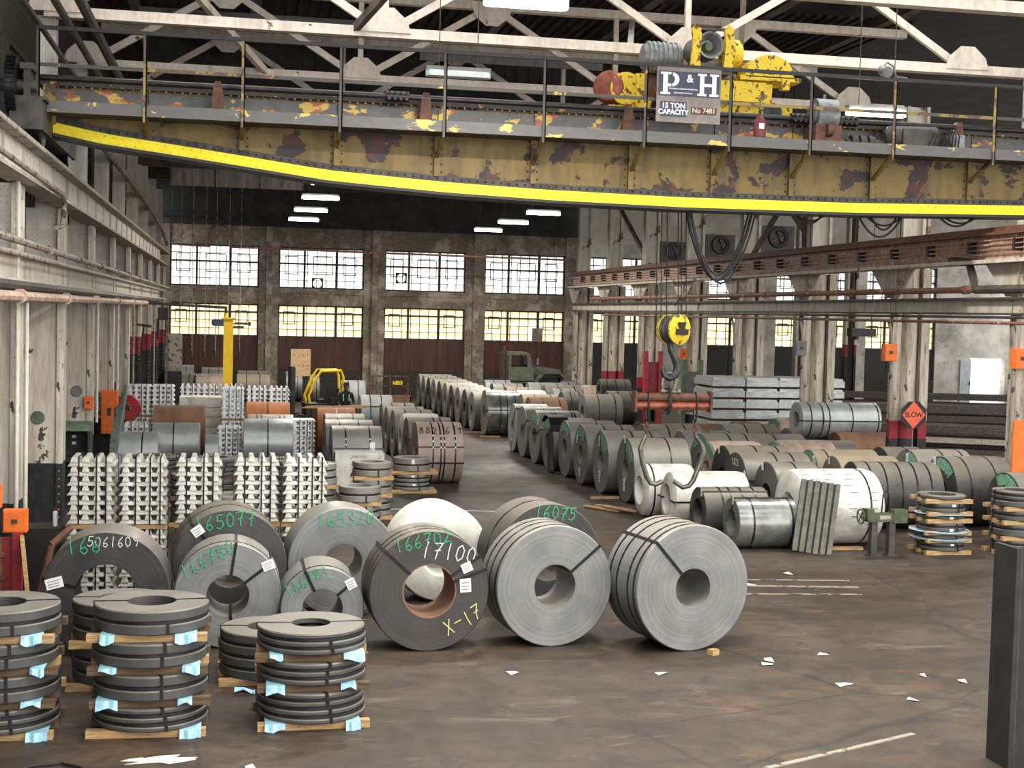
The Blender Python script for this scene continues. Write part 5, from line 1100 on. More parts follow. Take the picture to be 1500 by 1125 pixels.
for i, (x, y) in enumerate(((8.45, 31.2), (8.6, 46.9), (8.3, 48.6))): chock(['pale timber under the nearest aisle coil', 'pale timber under the shiny dark coil', 'pale timber behind the shiny dark coil'][i], x, y, .1, (.7, .12, .05))

# ---- left block
row([('blue-grey galvanised coil at the back of the line beside the aisle, past the timber', 4.1, 46.6, 1.05, 1.42, 'coil_bluegrey', dict(straps=(.3, .65), radial=(60,))),
     ('grey coil, sixth back from the chalked pinkish coil', 4.45, 43.0, 1.0, 1.4, 'coil_mid', dict()),
     ('grey coil, fifth back from the chalked pinkish coil', 4.42, 41.3, 1.1, 1.4, 'coil_mid', dict(straps=(.8,))),
     ('grey coil, fourth back from the chalked pinkish coil', 4.45, 39.8, 1.1, 1.42, 'coil_grey', dict()),
     ('white paper-wrapped coil in the line behind the chalked pinkish coil', 4.5, 38.3, 1.08, 1.42, 'wrap_white', dict(wrap=True, straps=())),
     ('dark coil directly behind the white tag of the pinkish coil', 4.45, 36.6, 1.15, 1.44, 'coil_mid', dict(straps=(.6, .75), radial=(75,)))], 'line of coils on the near side of the aisle')
t = coil('pinkish dusty coil with dark marker writing and four bands, facing the aisle', 4.95, 34.3, 1.5, 1.12, 0, 'coil_pink', group='line of coils on the near side of the aisle', straps=(.33, .5, .58, .82), radial=(75, 105), seal=True)
b = MB(); scrawl(b, '1882 6 ^', .2, (1, 0, 0), (0, .72, .69), (-.04, -.5, .75 + .575), 0, .018, .8); b.build('marker_number', 'dark_ink', t)
row([('orange-rusted coil, tallest at the back of the second line', 2.25, 39.1, 1.05, 1.5, 'coil_orange', dict(straps=(.5, .8))),
     ('grey coil just in front of the orange-rusted coil', 2.36, 37.4, 1.05, 1.46, 'coil_mid', dict()),
     ('grey coil between the tagged coil and the orange one', 2.25, 35.6, 1.2, 1.44, 'coil_grey', dict(seal=True)),
     ('large grey coil with an arrow-shaped white tag behind the printed crate', 2.3, 33.9, 1.2, 1.42, 'coil_grey', dict(straps=(.27, .75), radial=(72,), seal=True)),
     ('grey coil behind the fork truck, seen beside the person', 4.2, 56.5, .95, 1.4, 'coil_bluegrey', dict())], 'second line of coils by the ingots')
b = MB(); b.prism([(-.06, .1), (-.06, -.1), (0, -.17), (.06, -.1), (.06, .1)], .005, frame((1, 0, 0), (0, .25, 1), (3.25, 33.23, .98))); b.build('hanging_tag', 'label', label='white arrow-shaped tag hanging on the large grey coil', cat='tag')
row([('rust-brown coil lying between the ingot stacks', -2.2, 40.4, 1.4, 1.42, 'coil_rust', dict(straps=(), bore=.3)),
     ('silver coil with a paper sticker below the rust-brown coil', -2.1, 38.1, 1.22, 1.12, 'coil_galv', dict(straps=(.45,), bore=.3)),
     ('pale blue galvanised coil at the foot of the green machine', -2.75, 35.4, .95, 1.1, 'coil_galv', dict(straps=(.6,), bore=.28)),
     ('broad silver coil with one centre strap before the orange-topped coil', .25, 37.4, 1.28, 1.3, 'coil_galv', dict(straps=(.49,), bore=.3)),
     ('orange-brown rusted coil with one centre strap', .35, 42.3, 1.28, 1.42, 'coil_orange', dict(straps=(.49,), bore=.3)),
     ('grey banded coil squeezed between silver and orange coils', .38, 39.6, 1.25, 1.25, 'coil_mid', dict(straps=(.2, .3, .7, .8), bore=.3)),
     ('short silver coil end beside the silver stickered coil', -.72, 36.9, .35, .9, 'coil_galv', dict(straps=(), bore=.3))], 'coils between the ingot stacks')
for i, (c, X0, Y, L, D, m) in enumerate([('blue-sheened', -3.0, 66.6, 1.15, 1.5, 'coil_bluegrey'), ('grey', -2.7, 65.0, 1.0, 1.2, 'coil_mid'), ('pink-wrapped', -1.75, 64.6, 1.4, 1.2, 'wrap_pink'), ('pale grey', -1.5, 66.8, 1.1, 1.4, 'coil_grey'), ('dull grey', .15, 66.4, 1.35, 1.3, 'coil_mid'), ('brownish grey', .1, 63.6, 1.45, 1.25, 'coil_tan'), ('tall grey', 2.3, 65.0, .75, 1.35, 'coil_grey'), ('thin grey', 3.2, 62.0, .45, 1.35, 'coil_mid')]):
    coil('%s coil against the far wall by the yellow post' % c, X0 + L / 2, Y, D, L, 0, m, group='coils against the far wall', straps=() if 'wrap' in m else (.3, .7), wrap='wrap' in m)

# ================================================================ SLIT COIL STACKS
ring_cache = {}
def slit(label, X, Y, z, D, h, mat, bore, grp, rot=0, straps=2, tagside=False, band=.026, last=False):
    t = thing('slit_coil', label, 'slit coil', (X, Y, z), rot, grp); key = (D, h, mat, bore, band)
    if key not in ring_cache:
        ring_cache[key] = (coil_mesh(D, h, bore, int(D * 100 + h * 1000), 44, .0015).mesh('body', mat),)
        b = MB(); R = D / 2
        b.span((bore - .01, -.016, h / 2 + .002), (R + .006, .016, h / 2 + .006)); b.span((R, -.016, -h / 2), (R + .006, .016, h / 2 + .004))
        ring_cache[key] += (b.mesh('strap', 'strap'),)
        b = MB(); b.lathe([(0, R - .05), (0, R - .012), (band, R - .012), (band, R - .05)], 40); ring_cache[key] += (b.mesh('edge_band', 'gap'),)
    o = obj('body', ring_cache[key][0], t, (0, 0, h / 2)); o.rotation_euler = (0, -PI / 2, 0)
    if not last:
      b = ring_cache[key][2]; o = obj('edge_band', b, t, (0, 0, h)); o.rotation_euler = (0, -PI / 2, 0)
    for k in range(straps): obj('strap', ring_cache[key][1], t, (0, 0, h / 2), rotz=[0.12, PI - .05, -1.3, 1.9][k])
    if tagside:
        b = MB(); b.span((-.035, -D / 2 - .008, .01), (.035, -D / 2 - .003, h * .9)); b.build('tag', 'label', t)
    return t
def stack(where, X, Y, D, tiers, mat='slit', bore=.24, wood='wood_dark', paper=False, gap=.034, tags=False, pallet=False, overhang=.01):
    """tiers bottom to top: list of ring-height lists; timbers lie under every tier"""
    z = 0; grp = 'slit coils in the ' + where; total = sum(map(len, tiers)); k = 0
    for ti, rings in enumerate(tiers):
        wh = .075; nm = ('lowest' if ti == 0 else ('top' if ti == len(tiers) - 1 else ORD[len(tiers) - 1 - ti] + ' from top')) if len(tiers) > 1 else 'only'
        for j, yy in enumerate((-D * .36, 0, D * .36)):
            b = MB(); b.span((-D / 2 - overhang, yy - .05, 0), (D / 2 + overhang, yy + .05, wh)); b.build('timber', 'wood' if (ti + j) % 3 == 0 or pallet else wood, None, (X, Y, z), rotz=.05 * math.sin(ti * 2.1 + X), cat='timber', group='timbers of the ' + where,
                  label='%s timber under the %s tier of the %s' % (['front', 'middle', 'rear'][j], nm, where))
        if paper:
            for j, sx in enumerate((-1, 1)):
                if (ti, j) in paper:
                    b = MB(); w = .085 + .02 * math.sin(ti * 2 + j * 3 + X); x0 = sx * D * (.34 + .03 * math.sin(ti * 3.1 + j)); y0 = -D * .5 * .72; N = 5
                    vs = []; 
                    for q in range(N + 1):
                        u = -w + 2 * w * q / N; j2 = .012 * math.sin(q * 2.3 + ti)
                        vs += [(x0 + u, y0 + .15, wh + .004), (x0 + u, y0 - .1 + j2, wh + .004 + .0), (x0 + u * 1.02, y0 - .13 + j2, wh - .055 - .025 * math.sin(ti * 2.3 + j * 1.7) - .018 * math.sin(q + ti * 2))]
                    fs = []
                    for q in range(N): a = 3 * q; fs += [(a, a + 3, a + 4, a + 1), (a + 1, a + 4, a + 5, a + 2)]
                    b.add(vs + [(vx, vy, vz + .003) for vx, vy, vz in vs], fs + [tuple(i + len(vs) for i in f)[::-1] for f in fs])
                    b.build('blue_paper', 'blue_paper', None, (X, Y, z), label='%s blue paper flap at the %s tier of the %s' % (['first', 'second'][j], nm, where), cat='paper', group='blue paper in the ' + where)
        z += wh + (.006 if paper else 0)
        for q, r in enumerate(rings):
            k += 1; i = total - k
            lab = 'slit coil, %s in the %s' % ('topmost' if i == 0 else ('bottom' if k == 1 else ORD[i] + ' from top') if i < 15 else 'lower', where)
            slit(lab, X + .01 * math.sin(k * 1.7), Y + .01 * math.cos(k * 2.3), z, D, r, mat, bore, grp, .05 * math.sin(k), 2 if i == 0 else 4, tags and k % 2 == 0, gap, q == len(rings) - 1); z += r + (gap if q < len(rings) - 1 else .004)
    return z
B2 = [.1, .1]
pa = {(i, j) for i in range(1, 4) for j in (0, 1)}
stack('frame-edge blue-papered stack', -2.22, 14.35, 1.12, [[.05, .05, .05], B2, B2, B2], paper={(1, 1), (2, 1), (3, 1), (0, 1)})
stack('tall foreground blue-papered stack', -.78, 14.3, 1.12, [[.05, .05, .05], B2, B2, B2], paper=pa | {(0, 1)})
stack('low foreground blue-papered stack', .82, 14.38, 1.1, [[.05, .05, .05, .05], [.05, .05, .05], [.05, .05, .05]], mat='slit', bore=.2, paper={(0, 0), (0, 1), (1, 0), (1, 1), (2, 0), (2, 1)})
stack('two-tier stack before the black-faced coil', -1.2, 16.0, 1.04, [[.11, .11, .11], [.11, .11, .11]], wood='wood')
stack('single-tier stack behind the papered stacks', .42, 16.1, 1.08, [[.1, .1, .1, .1]], wood='wood')
b = MB(); vs = [(-.3 + .1 * i, .05 * math.sin(i * 1.9) + j * .16, .012 + .02 * math.sin(i * 2.2 + j)) for i in range(7) for j in range(2)]; b.add(vs + [(x, y, z + .004) for x, y, z in vs], [(2 * i, 2 * i + 2, 2 * i + 3, 2 * i + 1) for i in range(6)] + [(14 + 2 * i, 14 + 2 * i + 1, 14 + 2 * i + 3, 14 + 2 * i + 2) for i in range(6)])
b.build('blue_sheet', 'blue_paper', None, (.35, 15.35, 0), label='crumpled blue plastic sheet on the floor between two stacks', cat='sheet')
R5 = [.075] * 4
for i, x in enumerate((-1.62, -.32, 1.08)):
    stack(['dark stack nearest the columns', 'middle dark stack behind the ingots', 'dark stack before the silver coil'][i], x, 30.4 - .3 * i, .97, [[.09] * 5, R5], bore=.22, gap=.02)
stack('stack behind the middle ingot bundle', -.72, 27.6, .9, [[.12, .12, .12], [.12, .12, .1]], mat='slit_light')
stack('short stack behind the fourth ingot bundle', -.02, 26.4, .8, [[.13, .13], [.13, .13]], mat='slit_light')
stack('tall stack beside the printed crate', 1.62, 28.0, .82, [[.11, .1], [.12, .12], [.12, .11, .11]], mat='slit_light', wood='wood')
stack('low stack before the printed crate', 2.42, 27.2, .82, [[.1, .1, .1], [.12, .13]], mat='slit_light', wood='wood')
stack('ring stack at the aisle corner', 2.78, 28.4, .78, [[.1, .1, .1], [.12, .12], [.12, .12]], mat='slit_light', wood='wood')
stack('palleted stack before the pinkish coil', 4.1, 32.5, .86, [[.065] * 4, [.13, .13]], mat='slit_light', wood='wood', pallet=True, tags=True, overhang=.14)
stack('tagged stack by the vise', 12.9, 23.8, .88, [[.06, .05], [.06], [.06, .05], [.05], [.06, .06], [.06]], bore=.26, paper=False, tags=True, wood='wood')
stack('tagged stack cut by the frame', 14.35, 23.6, .95, [[.12, .05], [.12, .06], [.08, .06], [.1, .06, .05]], bore=.26, tags=True, wood='wood')
for i, (z, w) in enumerate(((.28, 1.06), (.42, 1.1), (.74, .95))):
    b = MB(); b.lathe([(0, .2), (0, w / 2), (.006, w / 2), (.006, .2)], 24, Matrix.Rotation(-PI / 2, 4, 'Y')); b.build('blue_sheet', 'blue_paper', None, (12.88, 23.78, z), label='thin pale blue separator sheet in the vise-side stack, %s from the floor' % ORD[i], cat='sheet', group='blue separator sheets')
# ================================================================ INGOT BUNDLES
IL = .63
def ingot_verts(L, a, c, h, e):
    """notched trapezoid bar along local Y, broad base, narrower top"""
    return [(-a, -L / 2, 0), (a, -L / 2, 0), (c, -L / 2 + e, h), (-c, -L / 2 + e, h), (-a, L / 2, 0), (a, L / 2, 0), (c, L / 2 - e, h), (-c, L / 2 - e, h),
            (-a, -L / 2, h * .2), (a, -L / 2, h * .2), (-a, L / 2, h * .2), (a, L / 2, h * .2)]
IF = [(0, 4, 5, 1), (0, 1, 9, 8), (8, 9, 2, 3), (4, 10, 11, 5), (10, 7, 6, 11), (0, 8, 10, 4), (8, 3, 7, 10), (1, 5, 11, 9), (9, 11, 6, 2), (3, 2, 6, 7)]
IV = {True: (ingot_verts(IL + .02, .075, .062, .056, .04), .056), False: (ingot_verts(IL, .05, .028, .08, .012), .08)}
def ingot_mesh(mat, cross): b = MB(); b.add(IV[cross][0], IF); return b.mesh('ingot', mat)
IM = {(m, c): ingot_mesh(m, c) for m in ('ingot', 'ingot_bright') for c in (True, False)}
def bundle(label, X, Y, z, layers, mat, group, single, straps=True, pallet=True, nw=4):
    """alternating layers: end-on bars, then crosswise bars; X, Y = centre"""
    t = thing('ingot_bundle', label, 'ingot bundle', (X, Y, z), 0, group); z0 = 0
    if pallet:
        for yy in (-.24, .24): b = MB(); b.span((-.34, yy - .05, 0), (.34, yy + .05, .07)); b.build('bearer', 'wood', t)
        z0 = .07
    big = MB(); H = z0
    for k in range(layers):
        cross = k % 2 == 0
        for i in range(nw):
            o = -IL / 2 + (i + .5) * IL / nw; j = random.uniform(-.006, .006)
            if single:
                ob = obj('ingot', IM[(mat, cross)], t, (j, o, H) if cross else (o, j, H), rotz=PI / 2 if cross else 0)
            else:
                M = Matrix.Translation((j, o, H) if cross else (o, j, H)) @ (Matrix.Rotation(PI / 2, 4, 'Z') if cross else Matrix())
                big.add(IV[cross][0], IF, 0, False, M)
        H += IV[cross][1]
    if not single: big.build('ingots', mat, t, kind='stuff')
    if straps:
        for x in (-.17, .07, .2) if (X * 7) % 2 < 1 else (-.1, .1, .24):
            b = MB(); b.span((x - .010, -IL / 2 - .022, z0), (x + .010, -IL / 2 - .016, H + .006)); b.span((x - .009, -IL / 2 - .022, H + .002), (x + .009, IL / 2 + .022, H + .007)); b.span((x - .009, IL / 2 + .016, z0), (x + .009, IL / 2 + .022, H + .006)); b.build('strap', 'strap', t)
        b = MB(); y = .1; b.span((IL / 2 + .016, y - .009, z0), (IL / 2 + .022, y + .009, H)); b.build('side_strap', 'strap', t)
        b = MB(); b.span((-IL / 2 - .022, y - .009, z0), (-IL / 2 - .016, y + .009, H)); b.build('side_strap', 'strap', t)
    return H
for i, (x, y) in enumerate(((-1.96, 20.75), (-1.25, 20.7), (-.48, 20.8), (.34, 20.9), (1.04, 20.85))):
    w = '%s in the front row from the red frame' % ORD[i]
    h = bundle('lower bundle of dull aluminium ingots, ' + w, x, y, 0, 14, 'ingot', 'front ingot bundles', False)
    bundle('upper bundle of dull aluminium ingots, ' + w, x, y, h + .004, 14, 'ingot', 'front ingot bundles', True)
GI = 'bright ingot bundles at the back'
def istack(where, X, Y, n, layers=12, straps=True):
    z = 0
    for k in range(n): z += bundle('bright ingot bundle, %s of the stack %s' % ((['bottom', 'top'] if n == 2 else ['bottom', 'middle', 'top'])[k] if n > 1 else 'sole one', where), X, Y, z, layers, 'ingot_bright', GI, False, straps, True) + .004
istack('against the columns behind the green machine', -2.72, 42.4, 2, 13); istack('second from the columns, behind the rust-brown coil', -2.05, 42.5, 2, 13)
istack('low down beside the rust-brown coil', -2.62, 39.4, 1, 14)
istack('behind the white wrapped packs, column side', -1.35, 45.2, 2, 12); istack('behind the white wrapped packs, middle', -.68, 45.2, 2, 12); istack('behind the white packs next to the tall stack', -.02, 45.4, 2, 12)
istack('tall and narrow between rust-brown and orange coils', -.04, 41.4, 2, 13); istack('lower one beside the broad silver coil', -.12, 39.3, 1, 13)
istack('behind the orange-brown coil', .7, 44.6, 2, 12); istack('behind the orange-brown coil, aisle side', 1.38, 44.5, 2, 12); istack('between the silver coil and the orange-rusted coil', 1.86, 38.6, 1, 17)
# white wrapped flat packs
t = thing('wrapped_pack', 'stack of white paper-wrapped sheet packs behind the rust-brown coil', 'wrapped pack', (-.95, 43.6, 0))
for k in range(5): b = MB(); b.span((-.78 + .03 * k, -.55, .3 * k), (.78 - .02 * k, .45, .3 * k + .285)); b.build('pack', 'wrap_white', t)
# printed crate
t = thing('printed_crate', 'white printed paper-wrapped pack standing before the large grey coil', 'wrapped pack', (2.85, 32.3, 0)); b = MB(); b.span((-.56, -.3, .05), (.56, .3, .95)); b.build('wrapping', 'wrap_white', t)
for k in range(6):
    z = .86 - k * .14; text('PROTEC', .085, 'print', t, frame((1, 0, 0), (0, 0, 1), (.02, -.306, z)), 'printed_name', .001)
    for sx in (-.2, .44): b = MB(); b.lathe([(0, .026), (0, .04), (.004, .04), (.004, .026)], 12, Matrix.Translation((sx, -.306, z)) @ Matrix.Rotation(PI / 2, 4, 'Z'), a0=.4, a1=4.2); b.build('crescent_mark', 'print', t)
b = MB(); b.span((-.5, -.25, 0), (.5, .25, .05)); b.build('bearer', 'wood', t)

# ================================================================ VEHICLES, PERSON
# fork truck
FT = thing('fork_truck', 'yellow-guarded fork lift truck parked by the far coils', 'fork lift', (2.5, 49.3, 0), .12)
b = MB(); b.span((-.1, -.5, .35), (1.1, .5, .95)); b.span((.75, -.5, .35), (1.35, .5, 1.15)); b.build('body', 'black', FT)
b = MB(); 
for y in (-.42, .42): b.path([(.05, y, .9), (-.02, y, 1.2), (.25, y, 1.85), (.4, y, 2.08), (1.1, y, 2.1), (1.18, y, 1.9), (1.22, y, 1.1)], .05, 8)
for x in (.45, .62, .79, .96): b.bar((x, -.42, 2.1), (x, .42, 2.1), .05, .05)
b.build('overhead_guard', 'yellow_post', FT, label='yellow overhead guard')
b = MB()
for y in (-.32, .32): b.span((-.62, y - .06, .1), (-.48, y + .06, 2.2))
for z in (.5, 1.3, 2.12): b.span((-.6, -.32, z), (-.5, .32, z + .1))
b.build('mast', 'gap', FT)
b = MB(); b.span((-.66, -.34, 1.3), (-.63, -.3, 1.35)); b.build('mast_plate', 'yellow', FT)
for y in (-.2, .2): b = MB(); b.span((-1.5, y - .06, .35), (-.62, y + .06, .4)); b.build('fork', 'dark_steel', FT)
for x, r in ((-.3, .3), (1.0, .25)):
    for y in (-.45, .45): b = MB(); b.lathe([(-.1, 0), (-.1, r * .9), (-.06, r), (.06, r), (.1, r * .9), (.1, 0)], 20, Matrix.Translation((x, y, r)) @ Matrix.Rotation(PI / 2, 4, 'Z'), closed=False); b.build('wheel', 'rubber', FT)
b = MB(); b.span((.35, -.25, .95), (.8, .25, 1.08)); b.bar((.8, 0, 1.0), (.92, 0, 1.5), .45, .1, up=(0, 1, 0)); b.build('seat', 'rubber', FT)
b = MB(); b.path([(.15 + .03 * math.sin(a), .17 * math.cos(a), 1.3 + .12 * math.sin(a)) for a in [2 * PI * k / 14 for k in range(14)]], .018, 6, closed=True); b.bar((.0, 0, .95), (.15, 0, 1.3), .04, .04); b.build('steering_wheel', 'gap', FT)
# timber load beside it
t = thing('plank_pile', 'pile of pale planks between fork truck and orange coil', 'plank pile', (2.9, 41.6, 0)); 
b = MB(); 
for x in (-.6, .6): b.span((x - .05, -.3, 0), (x + .05, .3, 1.3))
b.build('trestle', 'wood_dark', t)
for k in range(5): b = MB(); b.bar((-.95 + .1 * k, -.22 + .11 * k, 1.32 + .03 * (k % 2)), (.85 + .06 * k, -.25 + .12 * k, 1.34 + .03 * (k % 3)), .1, .03); b.build('plank', 'wood', t)
# person: one skinned body
def person():
    P = thing('person', 'person in dark cap and black shirt standing by the blue-grey coil', 'person', (3.72, 47.6, 0))
    J = [(0, 0, .95), (0, .01, 1.15), (0, .01, 1.36), (0, 0, 1.47), (0, -.02, 1.55), (0, -.03, 1.66), (0, -.02, 1.74), (-.19, .02, 1.38), (-.27, .03, 1.12), (-.22, -.14, .98), (-.18, -.2, .96), (.19, .02, 1.38), (.27, .03, 1.12), (.22, -.14, .98), (.18, -.2, .96),
         (-.1, 0, .88), (-.11, -.02, .5), (-.12, .02, .09), (-.12, -.13, .04), (.1, 0, .88), (.11, -.02, .5), (.12, .02, .09), (.12, -.13, .04)]
    E = [(0, 1), (1, 2), (2, 3), (3, 4), (4, 5), (5, 6), (2, 7), (7, 8), (8, 9), (9, 10), (2, 11), (11, 12), (12, 13), (13, 14), (0, 15), (15, 16), (16, 17), (17, 18), (0, 19), (19, 20), (20, 21), (21, 22)]
    Rd = [.15, .14, .15, .06, .075, .095, .08, .07, .05, .04, .035, .07, .05, .04, .035, .09, .065, .045, .04, .09, .065, .045, .04]
    me = bpy.data.meshes.new('body'); me.from_pydata(J, E, []); me.materials.append(MT['cloth_black']); me.materials.append(MT['skin'])
    o = bpy.data.objects.new('body', me); COL.objects.link(o); o.parent = P
    sk = o.modifiers.new('skin', 'SKIN'); 
    for i, r in enumerate(Rd): me.skin_vertices[0].data[i].radius = (r, r * (.75 if i < 3 else 1))
    me.skin_vertices[0].data[0].use_root = True
    o.modifiers.new('sub', 'SUBSURF').levels = 2; o.modifiers['sub'].render_levels = 2
    dg = bpy.context.evaluated_depsgraph_get(); dg.update()
    m2 = bpy.data.meshes.new_from_object(o.evaluated_get(dg)); o.modifiers.clear(); o.data = m2
    if len(m2.materials) < 2:
        m2.materials.clear(); m2.materials.append(MT['cloth_black']); m2.materials.append(MT['skin'])
    for p in m2.polygons:
        c = p.center; p.use_smooth = True
        p.material_index = 1 if (c.z > 1.5 or (c.y < -.12 and .9 < c.z < 1.05)) else 0
    # cap, features, stripe
    b = MB(); b.lathe([(0, .105), (.05, .1), (.09, .07), (.105, 0)], 18, Matrix.Translation((0, -.02, 1.68)) @ Matrix.Rotation(-PI / 2, 4, 'Y'), closed=False); b.prism([(-.08, 0), (.08, 0), (.06, .09), (-.06, .09)], .012, Matrix.Translation((0, -.1, 1.68)) @ Matrix.Rotation(PI, 4, 'X')); b.build('cap', 'cloth_black', P)
    b = MB(); b.box((0, -.13, 1.62), (.025, .04, .045)); b.build('nose', 'skin', P)
    for sx in (-1, 1):
        b = MB(); b.box((sx * .035, -.118, 1.645), (.022, .01, .012)); b.build('eye', 'label', P)
        b = MB(); b.box((sx * .1, -.02, 1.63), (.02, .04, .06)); b.build('ear', 'skin', P)
        for k in range(5):
            b = MB(); b.path([(sx * (.2 - .016 * k), -.2, .965), (sx * (.19 - .016 * k), -.25 - .006 * (2 - abs(k - 2)), .96), (sx * (.185 - .015 * k), -.28, .945)] if k < 4 else [(sx * .16, -.19, .97), (sx * .13, -.22, .985), (sx * .12, -.24, .98)], [.011, .009, .007], 6); b.build('finger', 'skin', P)
        b = MB(); b.bar((sx * .1, -.115, 1.38), (sx * .09, -.14, 1.15), .03, .012, up=(0, 1, 0)); b.build('hivis_stripe', 'hivis', P)
    b = MB(); b.box((0, -.122, 1.578), (.05, .008, .01)); b.build('mouth', 'rust_dark', P)
person()
# military truck, nose to the aisle columns
TK = thing('old_truck', 'faded olive military truck without load bed against the far wall', 'truck', (14.3, 66.6, 0))
def tk(name, mat, f, **kw): b = MB(); f(b); return b.build(name, mat, TK, **kw)
prof = [(-1.5, 1.0), (-1.5, 2.1), (-1.42, 2.4), (-.55, 2.4), (-.35, 2.1), (-.2, 1.75), (-.2, 1.0)]
def cabside(b):
    for y in (-.95, .9):
        M = frame((1, 0, 0), (0, 0, 1), (0, y + .05, 0))
        b.prism([(-1.5, 1.0), (-.2, 1.0), (-.2, 1.72), (-1.5, 1.72)], .05, M); b.prism([(-1.5, 1.72), (-1.32, 1.72), (-1.32, 2.3), (-1.5, 2.3)], .05, M); b.prism([(-.5, 1.72), (-.25, 1.72), (-.42, 2.3), (-.56, 2.3)], .05, M)
    b.span((-1.55, -.97, 2.28), (-.4, .97, 2.36)); b.span((-1.5, -.85, 2.36), (-.5, .85, 2.42)); b.span((-1.52, -.95, 1.0), (-1.46, .95, 2.3)); b.span((-1.5, -.95, .95), (-.2, .95, 1.05))
tk('cab', 'truck_green', cabside)
tk('hood', 'truck_green', lambda b: b.prism([(-.2, 1.2), (1.15, 1.2), (1.25, 1.45), (1.2, 1.58), (.8, 1.66), (-.2, 1.75)], 1.1, frame((1, 0, 0), (0, 0, 1), (0, .55, 0))))
for y in (-.75, .75): tk('fender', 'truck_green', lambda b: b.prism([(-.2, 1.0), (.05, 1.35), (.25, 1.5), (1.1, 1.5), (1.32, 1.3), (1.3, 1.2), (1.05, 1.4), (.35, 1.4), (.1, 1.15), (0, 1.0)], .42, frame((1, 0, 0), (0, 0, 1), (0, y + .21, 0))))
tk('grille', 'truck_dark', lambda b: b.span((1.2, -.55, .9), (1.28, .55, 1.45)))
tk('bumper', 'truck_green', lambda b: b.span((1.35, -1.0, .65), (1.5, 1.0, .85)))
tk('chassis', 'truck_dark', lambda b: (b.span((-2.4, -.4, .65), (1.4, -.3, .85)), b.span((-2.4, .3, .65), (1.4, .4, .85)), b.span((-.1, -.5, .7), (1.1, .5, 1.2))))
tk('windshield_frame', 'truck_green', lambda b: (b.bar((-.25, -.9, 1.72), (-.45, -.9, 2.3), .06, .06), b.bar((-.25, .9, 1.72), (-.45, .9, 2.3), .06, .06), b.bar((-.25, 0, 1.72), (-.45, 0, 2.3), .05, .05), b.span((-.3, -.95, 1.7), (-.2, .95, 1.78))))
tk('seats', 'truck_dark', lambda b: (b.span((-1.3, -.8, 1.05), (-.75, .8, 1.3)), b.span((-1.42, -.8, 1.3), (-1.28, .8, 1.85))))
tk('exhaust_stack', 'rust_dark', lambda b: b.tube((-1.62, -.7, .9), (-1.62, -.7, 2.7), .06, 10))
tk('mirror', 'motor', lambda b: (b.bar((-.25, -.95, 1.75), (-.1, -1.25, 1.95), .03, .03), b.span((-.14, -1.3, 1.85), (-.06, -1.2, 2.15))))
for x in (.7, -1.9):
    for y in (-.85, .85): tk('wheel', 'rubber', lambda b: b.lathe([(-.13, .2), (-.14, .45), (-.1, .52), (.1, .52), (.14, .45), (.13, .2)], 26, Matrix.Translation((x, y, .52)) @ Matrix.Rotation(PI / 2, 4, 'Z')))
for y in (-.45, .45): tk('headlamp', 'motor', lambda b: b.tube((1.22, y, 1.25), (1.32, y, 1.25), .12, 14))

# ================================================================ FAR FLOOR ITEMS
t = thing('jib_crane_post', 'bright yellow jib post with motor arms before the far windows', 'jib crane', (-.24, 52, 0))
b = MB(); b.span((-.17, -.17, 0), (.17, .17, 3.78)); b.build('post', 'yellow_post', t)
b = MB(); b.span((-.25, -.25, 3.78), (.25, .25, 3.84)); b.tube((-.1, 0, 3.84), (-.1, 0, 4.0), .07, 10); b.build('cap_plate', 'yellow_post', t)
b = MB(); b.bar((-4.1 + .24 + .75, -.3, 4.3), (-.1, 0, 4.2), .1, .1); b.tube((-.1, 0, 4.0), (-.1, 0, 4.25), .05, 8); b.build('jib_arm', 'gap', t)
b = MB(); b.span((-.55, -.18, 3.52), (-.17, .12, 3.78)); b.tube((-.6, 0, 3.65), (-.55, 0, 3.65), .1, 10); b.build('slew_motor', 'sign_blue', t)
b = MB(); b.bar((.17, 0, 3.62), (.75, 0, 3.62), .06, .06); b.span((.7, -.05, 3.55), (.8, .05, 3.7)); b.span((.17, -.12, 3.45), (.55, .1, 3.55)); b.build('limit_arm', 'dark_steel', t)
t = thing('chain_hoist', 'black chain hoist hanging from the jib arm', 'hoist', (-2.55, 51.75, 3.0)); b = MB(); b.span((-.18, -.1, .7), (.18, .1, 1.15)); b.span((-.22, -.08, 0), (-.12, .08, .75)); b.tube((.1, 0, .1), (.1, 0, .7), .02); b.build('hoist_body', 'gap', t); b = MB(); b.tube((0, 0, 1.15), (0, 0, 1.27), .03); b.build('trolley', 'dark_steel', t)
t = thing('plywood_sheet', 'pale pegboard plywood sheet leaning near the far wall', 'plywood sheet', (2.75, 60, 0), 0); b = MB(); b.bar((-.42, 0, 1.95), (.42, .05, 1.95), .03, 1.15); b.build('sheet', 'ply', t)
for k in range(8): b = MB(); x = -.28 + (k % 4) * .19; z = 2.25 - (k // 4) * .45; b.path([(x - .03, -.03, z), (x, -.03, z + .06), (x + .03, -.03, z)], .008, 4); b.build('printed_mark', 'rust_dark', t)
b = MB(); b.span((-.4, .02, 0), (-.34, .08, 1.4)); b.span((.34, .02, 0), (.4, .08, 1.4)); b.build('prop', 'wood_dark', t)
t = thing('scrap_bin', 'low rusty skip with a yellow plate near the far wall', 'skip', (6.35, 57.5, 0)); 
b = MB(); b.span((-.78, -.45, 0), (.78, .45, .15)); 
for a, c in (((-.78, -.45, .1), (.78, -.4, .75)), ((-.78, .4, .1), (.78, .45, .75)), ((-.78, -.45, .1), (-.73, .45, .75)), ((.73, -.45, .1), (.78, .45, .75))): b.span(a, c)
b.build('box', 'coil_rust', t); b = MB()
for x in (-.74, 0, .74): b.span((x - .03, .38, .75), (x + .03, .44, 1.55))
